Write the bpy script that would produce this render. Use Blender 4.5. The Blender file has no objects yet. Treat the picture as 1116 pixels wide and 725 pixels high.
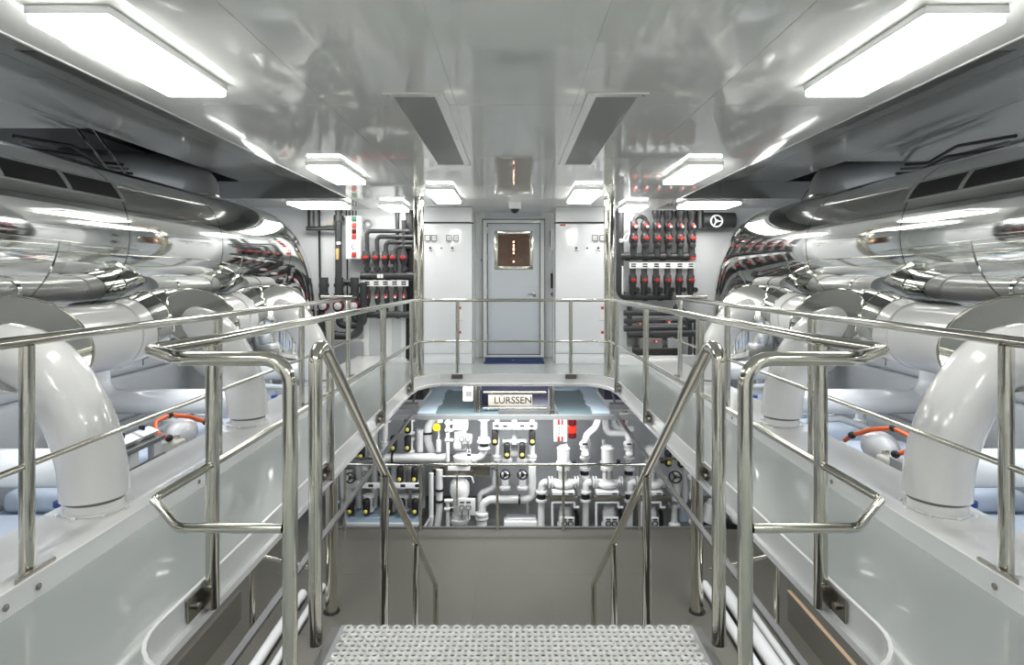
import bpy, bmesh, math, random
from mathutils import Vector, Matrix
random.seed(7)
PI = math.pi
SC = bpy.context.scene
COL = SC.collection
# ---------------------------------------------------------------- camera model
F, PCX, PCY, EYE = 667.0, 559.0, 302.0, 1.30
CAMX = -0.015
def at(px, py, d):
    """place point of the room seen along a given direction at depth d (metres)"""
    return Vector((CAMX + (px - PCX) / F * d, d, EYE - (py - PCY) / F * d))
def V3(*a): return Vector(a)
# ---------------------------------------------------------------- materials
def lin(c):
    o = []
    for v in c[:3]:
        v = v / 255.0
        o.append(v / 12.92 if v <= 0.04045 else ((v + 0.055) / 1.055) ** 2.4)
    return (*o, 1.0)
def mat(name, rgb, rough=0.4, metal=0.0, coat=0.0, emit=0.0, emit_rgb=None, spec=0.5, bump=None, rvar=0.0, cvar=0.0, scale=6.0):
    m = bpy.data.materials.new(name); m.use_nodes = True
    nt = m.node_tree; b = nt.nodes['Principled BSDF']
    b.inputs['Base Color'].default_value = lin(rgb)
    b.inputs['Roughness'].default_value = rough
    b.inputs['Metallic'].default_value = metal
    b.inputs['Coat Weight'].default_value = coat
    b.inputs['Specular IOR Level'].default_value = spec
    b.inputs['Coat Roughness'].default_value = 0.04
    if emit:
        b.inputs['Emission Color'].default_value = lin(emit_rgb or rgb)
        b.inputs['Emission Strength'].default_value = emit
    if rvar or cvar or bump:
        tc = nt.nodes.new('ShaderNodeTexCoord')
        nz = nt.nodes.new('ShaderNodeTexNoise'); nz.inputs['Scale'].default_value = scale
        nz.inputs['Detail'].default_value = 3
        nt.links.new(tc.outputs['Object'], nz.inputs['Vector'])
        if rvar:
            mr = nt.nodes.new('ShaderNodeMapRange')
            mr.inputs['To Min'].default_value = max(0.02, rough - rvar); mr.inputs['To Max'].default_value = rough + rvar
            nt.links.new(nz.outputs['Fac'], mr.inputs['Value']); nt.links.new(mr.outputs['Result'], b.inputs['Roughness'])
        if cvar:
            mx = nt.nodes.new('ShaderNodeMix'); mx.data_type = 'RGBA'
            c = lin(rgb)
            mx.inputs[6].default_value = tuple(max(0, x * (1 - cvar)) for x in c[:3]) + (1,)
            mx.inputs[7].default_value = tuple(min(1, x * (1 + cvar)) for x in c[:3]) + (1,)
            nt.links.new(nz.outputs['Fac'], mx.inputs[0]); nt.links.new(mx.outputs[2], b.inputs['Base Color'])
        if bump:
            bp = nt.nodes.new('ShaderNodeBump'); bp.inputs['Strength'].default_value = bump[0]; bp.inputs['Distance'].default_value = bump[1]
            n2 = nt.nodes.new('ShaderNodeTexNoise'); n2.inputs['Scale'].default_value = bump[2]; n2.inputs['Detail'].default_value = 1
            nt.links.new(tc.outputs['Object'], n2.inputs['Vector'])
            nt.links.new(n2.outputs['Fac'], bp.inputs['Height']); nt.links.new(bp.outputs['Normal'], b.inputs['Normal'])
    return m
def checker_mat():
    """grey anti-slip tread plate: small crossed lozenges in a bump"""
    m = mat('tread_plate', (116, 114, 106), 0.42, 0.4, cvar=0.05, scale=1.5)
    nt = m.node_tree; b = nt.nodes['Principled BSDF']
    tc = nt.nodes.new('ShaderNodeTexCoord')
    mp = nt.nodes.new('ShaderNodeMapping'); mp.inputs['Rotation'].default_value = (0, 0, PI / 4); mp.inputs['Scale'].default_value = (34, 34, 34)
    ck = nt.nodes.new('ShaderNodeTexChecker'); ck.inputs['Scale'].default_value = 1.0
    vo = nt.nodes.new('ShaderNodeTexVoronoi'); vo.inputs['Scale'].default_value = 1.0; vo.inputs['Randomness'].default_value = 0.0
    bp = nt.nodes.new('ShaderNodeBump'); bp.inputs['Strength'].default_value = 0.6; bp.inputs['Distance'].default_value = 0.004
    nt.links.new(tc.outputs['Object'], mp.inputs['Vector']); nt.links.new(mp.outputs['Vector'], vo.inputs['Vector'])
    nt.links.new(vo.outputs['Distance'], bp.inputs['Height']); nt.links.new(bp.outputs['Normal'], b.inputs['Normal'])
    return m
MT = dict(
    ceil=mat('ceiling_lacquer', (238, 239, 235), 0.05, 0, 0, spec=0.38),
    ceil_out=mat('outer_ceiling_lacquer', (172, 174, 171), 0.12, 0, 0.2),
    dark_head=mat('dark_deckhead', (70, 70, 68), 0.7, cvar=0.3),
    white=mat('white_gloss_paint', (236, 236, 235), 0.16, 0, 0.5, rvar=0.03),
    cab=mat('cabinet_white', (238, 240, 243), 0.18, 0, 0.4),
    wall=mat('bulkhead_paint', (220, 223, 225), 0.3, rvar=0.05),
    wall_lo=mat('lower_bulkhead_paint', (206, 209, 212), 0.35, cvar=0.05),
    hull=mat('hull_lining', (205, 208, 210), 0.4, cvar=0.06),
    deck=mat('walkway_coating', (158, 164, 163), 0.22, 0, 0.3, cvar=0.04, rvar=0.05, scale=1.6),
    curb=mat('curb_white', (246, 247, 247), 0.25, 0, 0.3),
    steel=mat('polished_steel', (205, 203, 193), 0.10, 1.0, rvar=0.02, scale=3),
    mirror=mat('mirror_cladding', (232, 233, 231), 0.05, 1.0, bump=(0.04, 0.02, 1.3)),
    mirror_small=mat('mirror_jacket', (216, 217, 214), 0.06, 1.0, bump=(0.08, 0.02, 3.0)),
    brushed=mat('brushed_steel', (166, 163, 155), 0.26, 1.0),
    black=mat('black_plastic_pipe', (56, 57, 59), 0.36, cvar=0.15),
    dark=mat('dark_rubber', (24, 24, 25), 0.5),
    grey=mat('grey_enamel', (150, 153, 154), 0.35, cvar=0.05),
    mid=mat('mid_grey', (112, 113, 112), 0.4),
    pale=mat('pale_grey_machine', (208, 209, 210), 0.3, cvar=0.04),
    machine=mat('white_machine_paint', (218, 219, 219), 0.25, 0, 0.2),
    red=mat('red_plastic', (182, 54, 50), 0.4),
    redlamp=mat('red_lens', (214, 48, 30), 0.2, emit=0.25),
    darkred=mat('dark_red_lens', (92, 18, 28), 0.2),
    green=mat('green_lens', (26, 122, 88), 0.3),
    yellow=mat('yellow_knob', (240, 208, 30), 0.35),
    ylw_pale=mat('brass_yellow_knob', (214, 204, 92), 0.35),
    orange=mat('orange_hose', (214, 96, 44), 0.4),
    amber=mat('amber_lens', (224, 160, 60), 0.3),
    blue=mat('navy_mat', (24, 48, 96), 0.9, bump=(0.6, 0.004, 220)),
    bluefluid=mat('blue_cap', (40, 70, 140), 0.4),
    head=mat('blue_grey_head', (158, 168, 184), 0.35),
    rocker=mat('ice_white_cover', (214, 224, 238), 0.25),
    teal=mat('teal_platform', (108, 128, 134), 0.45, cvar=0.06),
    iceblue=mat('pale_blue_strip', (198, 214, 228), 0.35),
    wood=mat('brown_cabin_wood', (196, 128, 88), 0.5, cvar=0.12, scale=3),
    coaming=mat('coaming_steel', (128, 125, 117), 0.35, 0.5),
    tan=mat('wooden_cap', (190, 164, 134), 0.5),
    beige=mat('beige_box', (214, 208, 196), 0.5),
    door=mat('door_grey_white', (222, 228, 234), 0.3),
    lamp=mat('lit_diffuser', (255, 255, 255), 0.3, emit=10.0, emit_rgb=(255, 254, 250)),
    lampdot=mat('warm_spot', (255, 240, 220), 0.3, emit=6.0),
    paper=mat('white_label', (240, 240, 238), 0.5),
    ink=mat('black_ink', (28, 28, 30), 0.5),
    navy=mat('dark_navy', (34, 32, 58), 0.4),
    plate=checker_mat(),
    grit=mat('cast_aluminium', (236, 236, 234), 0.3, 0.2, cvar=0.08, scale=40),
)
# window pane of the door
def glass_mat():
    m = mat('tinted_pane', (214, 170, 140), 0.05); m.node_tree.nodes['Principled BSDF'].inputs['Transmission Weight'].default_value = 0.85
    return m
MT['pane'] = glass_mat()
# ---------------------------------------------------------------- mesh builder
class MB:
    def __init__(s): s.v = []; s.f = []
    def add(s, vs, fs):
        o = len(s.v); s.v += [Vector(p) for p in vs]; s.f += [tuple(o + i for i in f) for f in fs]; return s
    def box(s, x0, x1, y0, y1, z0, z1, bv=0.0):
        if x0 > x1: x0, x1 = x1, x0
        if y0 > y1: y0, y1 = y1, y0
        if z0 > z1: z0, z1 = z1, z0
        if bv <= 0:
            return s.add([(x, y, z) for z in (z0, z1) for y in (y0, y1) for x in (x0, x1)],
                         [(0, 2, 3, 1), (4, 5, 7, 6), (0, 1, 5, 4), (2, 6, 7, 3), (0, 4, 6, 2), (1, 3, 7, 5)])
        bm = bmesh.new(); bmesh.ops.create_cube(bm, size=1)
        for v in bm.verts: v.co = Vector(((x0 + x1) / 2 + v.co.x * (x1 - x0), (y0 + y1) / 2 + v.co.y * (y1 - y0), (z0 + z1) / 2 + v.co.z * (z1 - z0)))
        bmesh.ops.bevel(bm, geom=bm.edges[:], offset=min(bv, .49 * min(x1 - x0, y1 - y0, z1 - z0)), segments=3, affect='EDGES', profile=0.5)
        return s.frombm(bm)
    def cbox(s, c, sx, sy, sz, bv=0.0):
        return s.box(c[0] - sx / 2, c[0] + sx / 2, c[1] - sy / 2, c[1] + sy / 2, c[2] - sz / 2, c[2] + sz / 2, bv)
    def frombm(s, bm):
        bm.verts.index_update(); s.add([v.co.copy() for v in bm.verts], [[v.index for v in f.verts] for f in bm.faces]); bm.free(); return s
    def prism(s, poly, z0, z1):
        n = len(poly); vs = [(p[0], p[1], z0) for p in poly] + [(p[0], p[1], z1) for p in poly]
        return s.add(vs, [tuple(range(n))[::-1], tuple(range(n, 2 * n))] + [(i, (i + 1) % n, n + (i + 1) % n, n + i) for i in range(n)])
    def extrude(s, poly3, d):
        n = len(poly3); d = Vector(d); vs = [Vector(p) for p in poly3] + [Vector(p) + d for p in poly3]
        return s.add(vs, [tuple(range(n))[::-1], tuple(range(n, 2 * n))] + [(i, (i + 1) % n, n + (i + 1) % n, n + i) for i in range(n)])
    def rings(s, rs, caps=True, closed=False):
        n = len(rs[0]); o = len(s.v); fs = []
        for r in rs: s.v += [Vector(p) for p in r]
        m = len(rs)
        for k in range(m if closed else m - 1):
            a, b = o + k * n, o + ((k + 1) % m) * n
            fs += [(a + i, a + (i + 1) % n, b + (i + 1) % n, b + i) for i in range(n)]
        if caps and not closed:
            fs += [tuple(o + i for i in range(n))[::-1], tuple(o + (m - 1) * n + i for i in range(n))]
        s.f += fs; return s
    def tube(s, pts, r, seg=12, fil=0.0, fn=6, caps=True, closed=False):
        pts = [Vector(p) for p in pts]
        if fil > 0: pts = fillet(pts, fil, fn)
        rr = r if isinstance(r, (list, tuple)) else [r] * len(pts)
        n = len(pts); T = []
        for i in range(n):
            if closed: a, b = pts[i - 1], pts[(i + 1) % n]
            else: a, b = pts[max(i - 1, 0)], pts[min(i + 1, n - 1)]
            T.append((b - a).normalized())
        up = Vector((0, 0, 1)) if abs(T[0].z) < 0.9 else Vector((0, 1, 0))
        N = (up - T[0] * up.dot(T[0])).normalized(); rs = []
        for i in range(n):
            if i:
                q = T[i - 1].rotation_difference(T[i]); N = q @ N; N = (N - T[i] * N.dot(T[i])).normalized()
            B = T[i].cross(N)
            k = 1.0
            rs.append([pts[i] + (N * math.cos(2 * PI * j / seg) + B * math.sin(2 * PI * j / seg)) * rr[i] * k for j in range(seg)])
        return s.rings(rs, caps, closed)
    def cyl(s, a, b, r, r2=None, seg=16):
        a, b = Vector(a), Vector(b)
        return s.tube([a, b], [r, r if r2 is None else r2], seg)
    def lathe(s, c, ax, prof, seg=20):
        """prof: (height along axis, radius)"""
        c, ax = Vector(c), Vector(ax).normalized()
        up = Vector((0, 0, 1)) if abs(ax.z) < 0.9 else Vector((0, 1, 0))
        N = (up - ax * up.dot(ax)).normalized(); B = ax.cross(N)
        return s.rings([[c + ax * h + (N * math.cos(2 * PI * j / seg) + B * math.sin(2 * PI * j / seg)) * max(r, 1e-4) for j in range(seg)] for h, r in prof])
    def torus(s, c, ax, R, r, seg=24, rs=8):
        c, ax = Vector(c), Vector(ax).normalized()
        up = Vector((0, 0, 1)) if abs(ax.z) < 0.9 else Vector((0, 1, 0))
        N = (up - ax * up.dot(ax)).normalized(); B = ax.cross(N)
        return s.tube([c + (N * math.cos(2 * PI * j / seg) + B * math.sin(2 * PI * j / seg)) * R for j in range(seg)], r, rs, closed=True)
    def ball(s, c, r, sx=1, sy=1, sz=1, u=14, w=9):
        c = Vector(c)
        rs = []
        for i in range(w + 1):
            t = PI * i / w - PI / 2; rs.append([c + Vector((math.cos(t) * math.cos(2 * PI * j / u) * r * sx, math.cos(t) * math.sin(2 * PI * j / u) * r * sy, math.sin(t) * r * sz)) for j in range(u)])
        rs[0] = [p + (c - Vector((0, 0, r * sz)) - p) * .999 for p in rs[0]]; rs[-1] = [p + (c + Vector((0, 0, r * sz)) - p) * .999 for p in rs[-1]]
        return s.rings(rs)
    def build(s, name, m, parent=None, ang=38, smooth=True):
        me = bpy.data.meshes.new(name)
        off = WL[parent] if parent is not None else None
        if off is None:
            xs = [p.x for p in s.v]; ys = [p.y for p in s.v]; zs = [p.z for p in s.v]
            off = Vector(((min(xs) + max(xs)) / 2, (min(ys) + max(ys)) / 2, min(zs)))
        me.from_pydata([p - off for p in s.v], [], s.f)
        bm = bmesh.new(); bm.from_mesh(me); bmesh.ops.recalc_face_normals(bm, faces=bm.faces[:]); bm.to_mesh(me); bm.free()
        if smooth:
            me.polygons.foreach_set('use_smooth', [True] * len(me.polygons)); me.set_sharp_from_angle(angle=math.radians(ang))
        me.materials.append(MT[m] if isinstance(m, str) else m)
        o = bpy.data.objects.new(name, me); COL.objects.link(o)
        if parent is not None: o.parent = parent
        else: o.location = off
        WL[o] = off
        return o
WL = {}
def fillet(pts, rad, n=6):
    out = [pts[0]]
    for i in range(1, len(pts) - 1):
        a, p, b = pts[i - 1], pts[i], pts[i + 1]
        u, w = (a - p), (b - p); lu, lw = u.length, w.length
        if lu < 1e-6 or lw < 1e-6: continue
        u, w = u / lu, w / lw
        ang = u.angle(w)
        if ang > PI - 0.03: out.append(p); continue
        t = min(rad / math.tan(ang / 2), lu * .49, lw * .49); R = t * math.tan(ang / 2)
        c = p + (u + w).normalized() * (R / math.sin(ang / 2))
        s0, s1 = p + u * t - c, p + w * t - c
        tot = s0.angle(s1)
        for k in range(n + 1):
            f = k / n
            out.append(c + (s0 * math.sin((1 - f) * tot) + s1 * math.sin(f * tot)) / math.sin(tot))
    out.append(pts[-1]); return out
def tag(o, label=None, cat=None, group=None, kind=None):
    if label: o['label'] = label
    if cat: o['category'] = cat
    if group: o['group'] = group
    if kind: o['kind'] = kind
    return o
def thing(name, label, cat, loc, group=None):
    o = bpy.data.objects.new(name, None); COL.objects.link(o); o.location = loc; o.empty_display_size = .1
    WL[o] = Vector(loc); return tag(o, label, cat, group)
def single(mb, name, m, label, cat, group=None):
    return tag(mb.build(name, m), label, cat, group)
def struct(mb, name, m, **k):
    return tag(mb.build(name, m, **k), kind='structure')
def dup(root, delta, label=None, group=None):
    d = Vector(delta)
    def cp(o, par):
        c = o.copy(); COL.objects.link(c)
        if par is not None: c.parent = par
        for ch in list(o.children): cp(ch, c)
        return c
    r = cp(root, None); r.location = Vector(root.location) + d
    if label: r['label'] = label
    if group: r['group'] = group
    return r
def lettering(text, size, m, parent, origin, depth=0.001, rot=(PI / 2, 0, 0), name='lettering'):
    cu = bpy.data.curves.new(name, 'FONT'); cu.body = text; cu.size = size; cu.extrude = depth; cu.offset = size * .012; cu.align_x = 'CENTER'; cu.align_y = 'CENTER'; cu.resolution_u = 3
    t = bpy.data.objects.new('tmp_text', cu); COL.objects.link(t)
    bpy.context.view_layer.update()
    me = bpy.data.meshes.new_from_object(t.evaluated_get(bpy.context.evaluated_depsgraph_get()))
    bpy.data.objects.remove(t); bpy.data.curves.remove(cu)
    from mathutils import Euler
    me.transform(Matrix.Translation(Vector(origin) - WL[parent]) @ Euler(rot).to_matrix().to_4x4())
    me.materials.clear(); me.materials.append(MT[m]); me.name = name
    o = bpy.data.objects.new(name, me); COL.objects.link(o); o.parent = parent; WL[o] = WL[parent]; return o
SIDE = {-1: 'indicator-panel side', 1: 'valve-bank side'}
NM = {-1: 'left', 1: 'right'}
# ================================================================ SHELL
CZ = 2.35                      # central ceiling height above the walkway
WX = 5.6
FLZ = -2.2
for s in (-1, 1):
    struct(MB().box(s * WX, s * (WX + .1), -1.6, 10.5, -2.6, 3.3), 'wall_' + NM[s], 'hull')
struct(MB().box(-WX, WX, -1.7, -1.6, -2.6, 3.3), 'wall_near', 'white')
# far bulkhead: side panels, recess round the door
struct(MB().box(-WX, -.62, 9.45, 9.6, -.12, 3.3), 'wall_far', 'wall')
struct(MB().box(.62, WX, 9.45, 9.6, -.12, 3.3), 'wall_far', 'wall')
struct(MB().box(-.72, -.62, 9.6, 10.0, -.12, 2.6).box(.62, .72, 9.6, 10.0, -.12, 2.6), 'wall_recess', 'curb')
struct(MB().box(-.72, .72, 9.95, 10.05, -.12, 2.6), 'wall_recess', 'curb')
struct(MB().box(-WX, WX, 10.4, 10.5, -2.6, -.1), 'wall_lower', 'wall_lo')
# lower tread-plate floor, with plate joints as real gaps
fl = MB()
xs = [-5.6, -3.9, -2.6, -1.3, -.435, .435, 1.3, 2.6, 3.9, 5.6]
for i in range(len(xs) - 1):
    ys = [-1.6, .9, 2.6, 4.3, 6.0, 7.2, 8.49]
    for j in range(len(ys) - 1):
        fl.box(xs[i] + .0008, xs[i + 1] - .0008, ys[j] + .0008, ys[j + 1] - .0008, FLZ - .03, FLZ)
struct(fl, 'floor', 'plate')
struct(MB().box(-WX, WX, -1.6, 8.47, FLZ - .25, FLZ - .04).box(-WX, WX, 8.471, 10.4, -2.6, -2.42), 'floor_base', 'mid')
struct(MB().box(-2.75, 2.75, 8.485, 8.52, FLZ, FLZ + .03), 'trim_1', 'mid')
# upper deckhead
struct(MB().box(-WX, WX, -1.7, 10.5, 3.2, 3.3), 'ceiling_upper', 'dark_head')
# central ceiling panels
ce = MB(); g = .003
ys = [-1.6, .45, 2.10, 3.74, 5.39, 7.0, 8.2, 9.45]
xs = [-2.2, -1.14, -.36, .36, 1.14, 2.2]
for i in range(len(xs) - 1):
    for j in range(len(ys) - 1):
        ce.box(xs[i] + (g if i in (0, 4) else .0005), xs[i + 1] - (g if i in (0, 4) else .0005), ys[j] + g, ys[j + 1] - g, CZ, CZ + .03)
ce.box(-.62, .62, 9.452, 9.95, CZ, CZ + .03)
ce.box(-2.2, 2.2, -1.6, 9.45, CZ + .031, CZ + .14)
struct(ce, 'ceiling', 'ceil', smooth=False)
for s in (-1, 1):
    # bright edge strip along the drop of the central ceiling
    struct(MB().box(s * 2.2, s * 2.215, -1.6, 8.2, CZ - .004, CZ + .22), 'trim_2', 'curb')
    # soffit at the far end
    so = MB().box(s * 2.2, s * 3.35, 8.2, 9.45, CZ, CZ + .22).box(s * 3.36, s * WX, 8.2, 9.45, CZ + .02, CZ + .22)
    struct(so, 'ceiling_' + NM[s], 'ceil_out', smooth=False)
    # outer ceiling, stepped above
    oc = MB()
    ye = 5.27 if s < 0 else 6.78
    yb = [-1.6, .6, 2.4, 3.95, 5.27, 6.78, 8.2]
    for j in range(len(yb) - 1):
        oc.box(s * 2.216, s * 2.93, yb[j] + g, yb[j + 1] - g, 2.58, 2.61).box(s * 2.936, s * 3.66, yb[j] + g, yb[j + 1] - g, 2.58, 2.61)
        if yb[j + 1] <= ye: oc.box(s * 3.666, s * 4.7, yb[j] + g, yb[j + 1] - g, 2.58, 2.61)
    oc.box(s * 2.216, s * 3.66, -1.6, 8.2, 2.612, 2.68)
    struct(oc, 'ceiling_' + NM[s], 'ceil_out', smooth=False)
    struct(MB().box(s * 2.3, s * 4.2, 8.19, 8.198, CZ, 2.58).box(s * 2.78, s * 2.815, 8.17, 8.19, CZ + .005, 2.58), 'trim_3', 'grey')
# ---------------------------------------------------------------- walkway
def inner(s):   # inner edge of the walkway on side s, near to far
    p = []
    for k in range(9):
        a = k / 8 * PI / 2
        p.append((s * (1.0 + .3 * math.sin(a)), 2.2 - .3 * math.cos(a)))
    return p + [(s * 1.255, 7.25), (s * 1.215, 7.55), (s * 1.10, 7.76), (s * .95, 7.88)]
DT = -.09
wk = MB()
wk.prism([(-1.95, -1.6), (1.95, -1.6), (1.95, 1.9), (-1.95, 1.9)], DT, 0)
for s in (-1, 1):
    e = inner(s)
    wk.prism([(s * 1.95, 1.9)] + e[:] + [(s * .95, 9.45), (s * 1.95, 9.45)], DT, 0)
wk.box(-.95, .95, 7.88, 9.45, DT, 0).box(-.62, .62, 9.45, 9.95, DT, 0)
struct(wk, 'walkway_floor', 'deck', smooth=False)
# curb along the well: upright lip with a flange below
def sweep_profile(mb, path, prof, closed=False):
    """prof: (offset towards the well, z); path in plan"""
    n = len(path); rs = []
    for i in range(n):
        a, b = Vector(path[max(i - 1, 0)]), Vector(path[min(i + 1, n - 1)])
        t = (b - a).normalized(); nn = Vector((t.y, -t.x))
        rs.append([(path[i][0] + nn.x * o, path[i][1] + nn.y * o, z) for o, z in prof])
    return mb.rings(rs)
path = [(-.74, 1.9)] + inner(-1) + inner(1)[::-1] + [(.74, 1.9)]
path = [(-.74, 1.9), (-.9, 1.9)] + inner(-1)[1:] + inner(1)[::-1][:-1] + [(.9, 1.9), (.74, 1.9)]
struct(sweep_profile(MB(), path, [(0, .055), (.014, .055), (.014, -.065), (.034, -.07), (.034, -.10), (0, -.10)]), 'walkway_curb', 'curb')
for s in (-1, 1):
    # raised ledge outboard of the walkway
    lg = MB().box(s * 1.955, s * 2.40, -1.6, 9.45, -.12, .09)
    struct(lg, 'ledge_slab', 'white')
    struct(MB().box(s * 1.94, s * 1.954, -1.6, 9.45, 0, .098), 'outer_curb', 'curb')
# ---------------------------------------------------------------- skirting of far side bulkhead
for s, x0, x1 in ((-1, 1.38, 2.0), (1, 1.42, 2.9)):
    struct(MB().box(s * x0, s * x1, 9.36, 9.448, 0, .12 if s > 0 else .05), 'baseboard_far', 'curb')
# pilasters on the bulkhead below the black manifold
for px in (399, 424, 440):
    p = at(px, 350, 9.4)
    struct(MB().box(p.x - .04, p.x + .04, 9.40, 9.449, .002, .86), 'pillar_bulkhead', 'curb')
# ================================================================ LIGHT FIXTURES
def ceiling_light(x0, x1, y0, y1, z, label, group):
    t = thing('ceiling_light', label, 'ceiling light', ((x0 + x1) / 2, (y0 + y1) / 2, z - .07), group)
    MB().box(x0 - .006, x1 + .006, y0 - .006, y1 + .006, z - .036, z - .001, .004).build('frame', 'curb', t)
    MB().box(x0, x1, y0, y1, z - .07, z - .037, .012).build('diffuser', 'lamp', t)
CL = 'recessed ceiling light panels'
for s in (-1, 1):
    w = SIDE[s]
    for y0, y1, d in ((-.84, .16, 'behind the viewpoint, out of the frame'), (2.36, 3.34, 'largest and first of its row'), (5.56, 6.5, 'second of its row'), (8.62, 9.22, 'last of its row beside the bulkhead')):
        if y0 < 0: d = 'over the stair head outside the frame'
        ceiling_light(s * 1.735 - .157, s * 1.735 + .157, y0, y1, CZ, f'long white ceiling light on {w}, {d}', CL)
    ceiling_light(s * .87 - .16, s * .87 + .16, 7.15, 8.17, CZ, f'glowing ceiling light above the cabinet on {w}', CL)
    ceiling_light(s * .87 - .16, s * .87 + .16, -.95, .05, CZ, f'inboard fill light added over the stair head on {w}, outside the frame', CL)  # unseen pair added behind the camera as forward fill
    ceiling_light(s * 2.71 - .36, s * 2.71 + .36, 8.26, 8.83, CZ, f'wide ceiling light in the low outer soffit on {w}', CL)
# ventilation grilles
for s in (-1, 1):
    t = thing('ceiling_vent', f'long slatted ceiling vent with grey frame on {SIDE[s]}', 'vent', (s * .585, 4.6, CZ - .012), 'ceiling vents')
    x0, x1, y0, y1 = s * .585 - .175, s * .585 + .175, 3.48, 5.72
    f = MB()
    f.box(x0, x1, y0, y0 + .055, CZ - .01, CZ - .0005).box(x0, x1, y1 - .055, y1, CZ - .01, CZ - .0005)
    f.box(x0, x0 + .055, y0 + .055, y1 - .055, CZ - .01, CZ - .0005).box(x1 - .055, x1, y0 + .055, y1 - .055, CZ - .01, CZ - .0005)
    f.build('frame', 'ceil', t)
    l = MB(); n = 56
    for k in range(n):
        y = y0 + .06 + (y1 - y0 - .12) * (k + .5) / n
        l.add([(x0 + .055, y - .012, CZ - .003), (x1 - .055, y - .012, CZ - .003), (x1 - .055, y + .008, CZ - .009), (x0 + .055, y + .008, CZ - .009),
               (x0 + .055, y - .012, CZ - .0015), (x1 - .055, y - .012, CZ - .0015), (x1 - .055, y + .008, CZ - .0075), (x0 + .055, y + .008, CZ - .0075)],
              [(0, 1, 2, 3), (7, 6, 5, 4), (0, 4, 5, 1), (1, 5, 6, 2), (2, 6, 7, 3), (3, 7, 4, 0)])
    l.build('louvre_blades', 'ceil_out', t, smooth=False)
    sc = MB()
    for yy in (y0 + .027, (y0 + y1) / 2, y1 - .027):
        for xx in (x0 + .027, x1 - .027): sc.lathe((xx, yy, CZ - .0125), (0, 0, 1), [(0, .006), (.0015, .008), (.002, .008)], 8)
    sc.build('screws', 'steel', t)
    # slot diffusers in the outer ceilings
    t = thing('slot_diffuser', f'long dark air slot in the outer ceiling on {SIDE[s]}', 'vent', (s * 2.75, 4.33, 2.57), 'ceiling air slots')
    MB().box(s * 2.70, s * 2.80, 3.46, 5.2, 2.574, 2.579).build('slot', 'mid', t)
    fr = MB()
    for a, b in ((2.685, 2.70), (2.80, 2.815)): fr.box(s * a, s * b, 3.44, 5.22, 2.572, 2.579)
    fr.box(s * 2.70, s * 2.80, 4.28, 4.30, 2.571, 2.579)
    fr.build('frame', 'ceil_out', t)
# ================================================================ RAILINGS
RZ, MZ = 1.04, .50
def clamp_foot(mb, x, y, s):   # small bolted bracket holding a post on the curb
    mb.box(x - s * .010, x - s * .001, y - .15, y - .03, -.045, .045)
    mb.box(x - s * .010, x - s * .045, y - .045, y - .03, -.045, .045)
    mb.cyl((x - s * .01, y - .10, 0), (x - s * .03, y - .10, 0), .014, seg=10)
def inner_x(y): return 1.30 - .045 * (y - 2.2) / 5.0 if y > 2.2 else 1.30
for s in (-1, 1):
    w = SIDE[s]
    t = thing('guard_rail', f'inner steel guard rail of the walkway on {w}, with hooped near end', 'railing', (s * 1.28, 4.5, 0))
    def X(y): return s * (inner_x(y) - .045)
    xg = s * .725
    # gate hoop: upright, over the top, round the corner, then away along the walkway
    top = [(xg, 1.95, -.3), (xg, 1.95, RZ), (s * 1.08, 1.95, RZ), (s * 1.31, 2.18, RZ - .0), (X(2.55), 2.55, RZ), (X(7.2), 7.2, 1.02), (s * 1.20, 7.75, 1.01)]
    MB().tube(top, .0235, 16, fil=.085).build('top_rail', 'steel', t)
    mid = [(xg + s * .024, 1.95, MZ), (s * 1.08, 1.95, MZ), (s * 1.31, 2.20, MZ), (X(2.5), 2.48, .53), (X(7.2), 7.2, .50), (s * 1.20, 7.75, .49)]
    MB().tube(mid, .016, 12, fil=.06).build('mid_rail', 'steel', t)
    for y in (2.52, 4.1, 5.7, 7.22):
        p = MB().cyl((X(y), y, -.06), (X(y), y, RZ - .02), .027, seg=16); p = p.build('post', 'steel', t)
        b = MB(); clamp_foot(b, s * (inner_x(y) - .016), y, s); b.build('foot_bracket', 'brushed', p)
    # outer railing
    t = thing('guard_rail', f'outer steel guard rail beside the white bent pipes on {w}', 'railing', (s * 2.0, 4.5, .09))
    xo = s * 2.0
    MB().tube([(xo, 1.3, RZ), (xo, 7.75, RZ), (xo + s * .5, 7.95, RZ)], .0235, 14, fil=.1).build('top_rail', 'steel', t)
    MB().tube([(xo, 1.3, .53), (xo, 7.75, .53)], .014, 12).build('mid_rail', 'steel', t)
    for y in (2.5, 4.12, 5.75, 7.38):
        p = MB().cyl((xo, y, .091), (xo, y, RZ - .02), .028, seg=16).build('post', 'steel', t)
        MB().box(xo - s * .03, xo - s * .045, y - .10, y + .10, .06, .112).build('foot_bracket', 'brushed', p)
    # curb bolts
    for y in (2.62, 2.78, 4.05, 4.2, 5.6, 5.75):
        single(MB().lathe((s * 1.939, y - .3, .045), (-s, 0, 0), [(0, .014), (.005, .014), (.008, .007)], 10), 'bolt', 'brushed',
               f'small steel bolt in the white curb of the walkway on {w}', 'bolt', f'curb bolts on the {w}')
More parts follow.
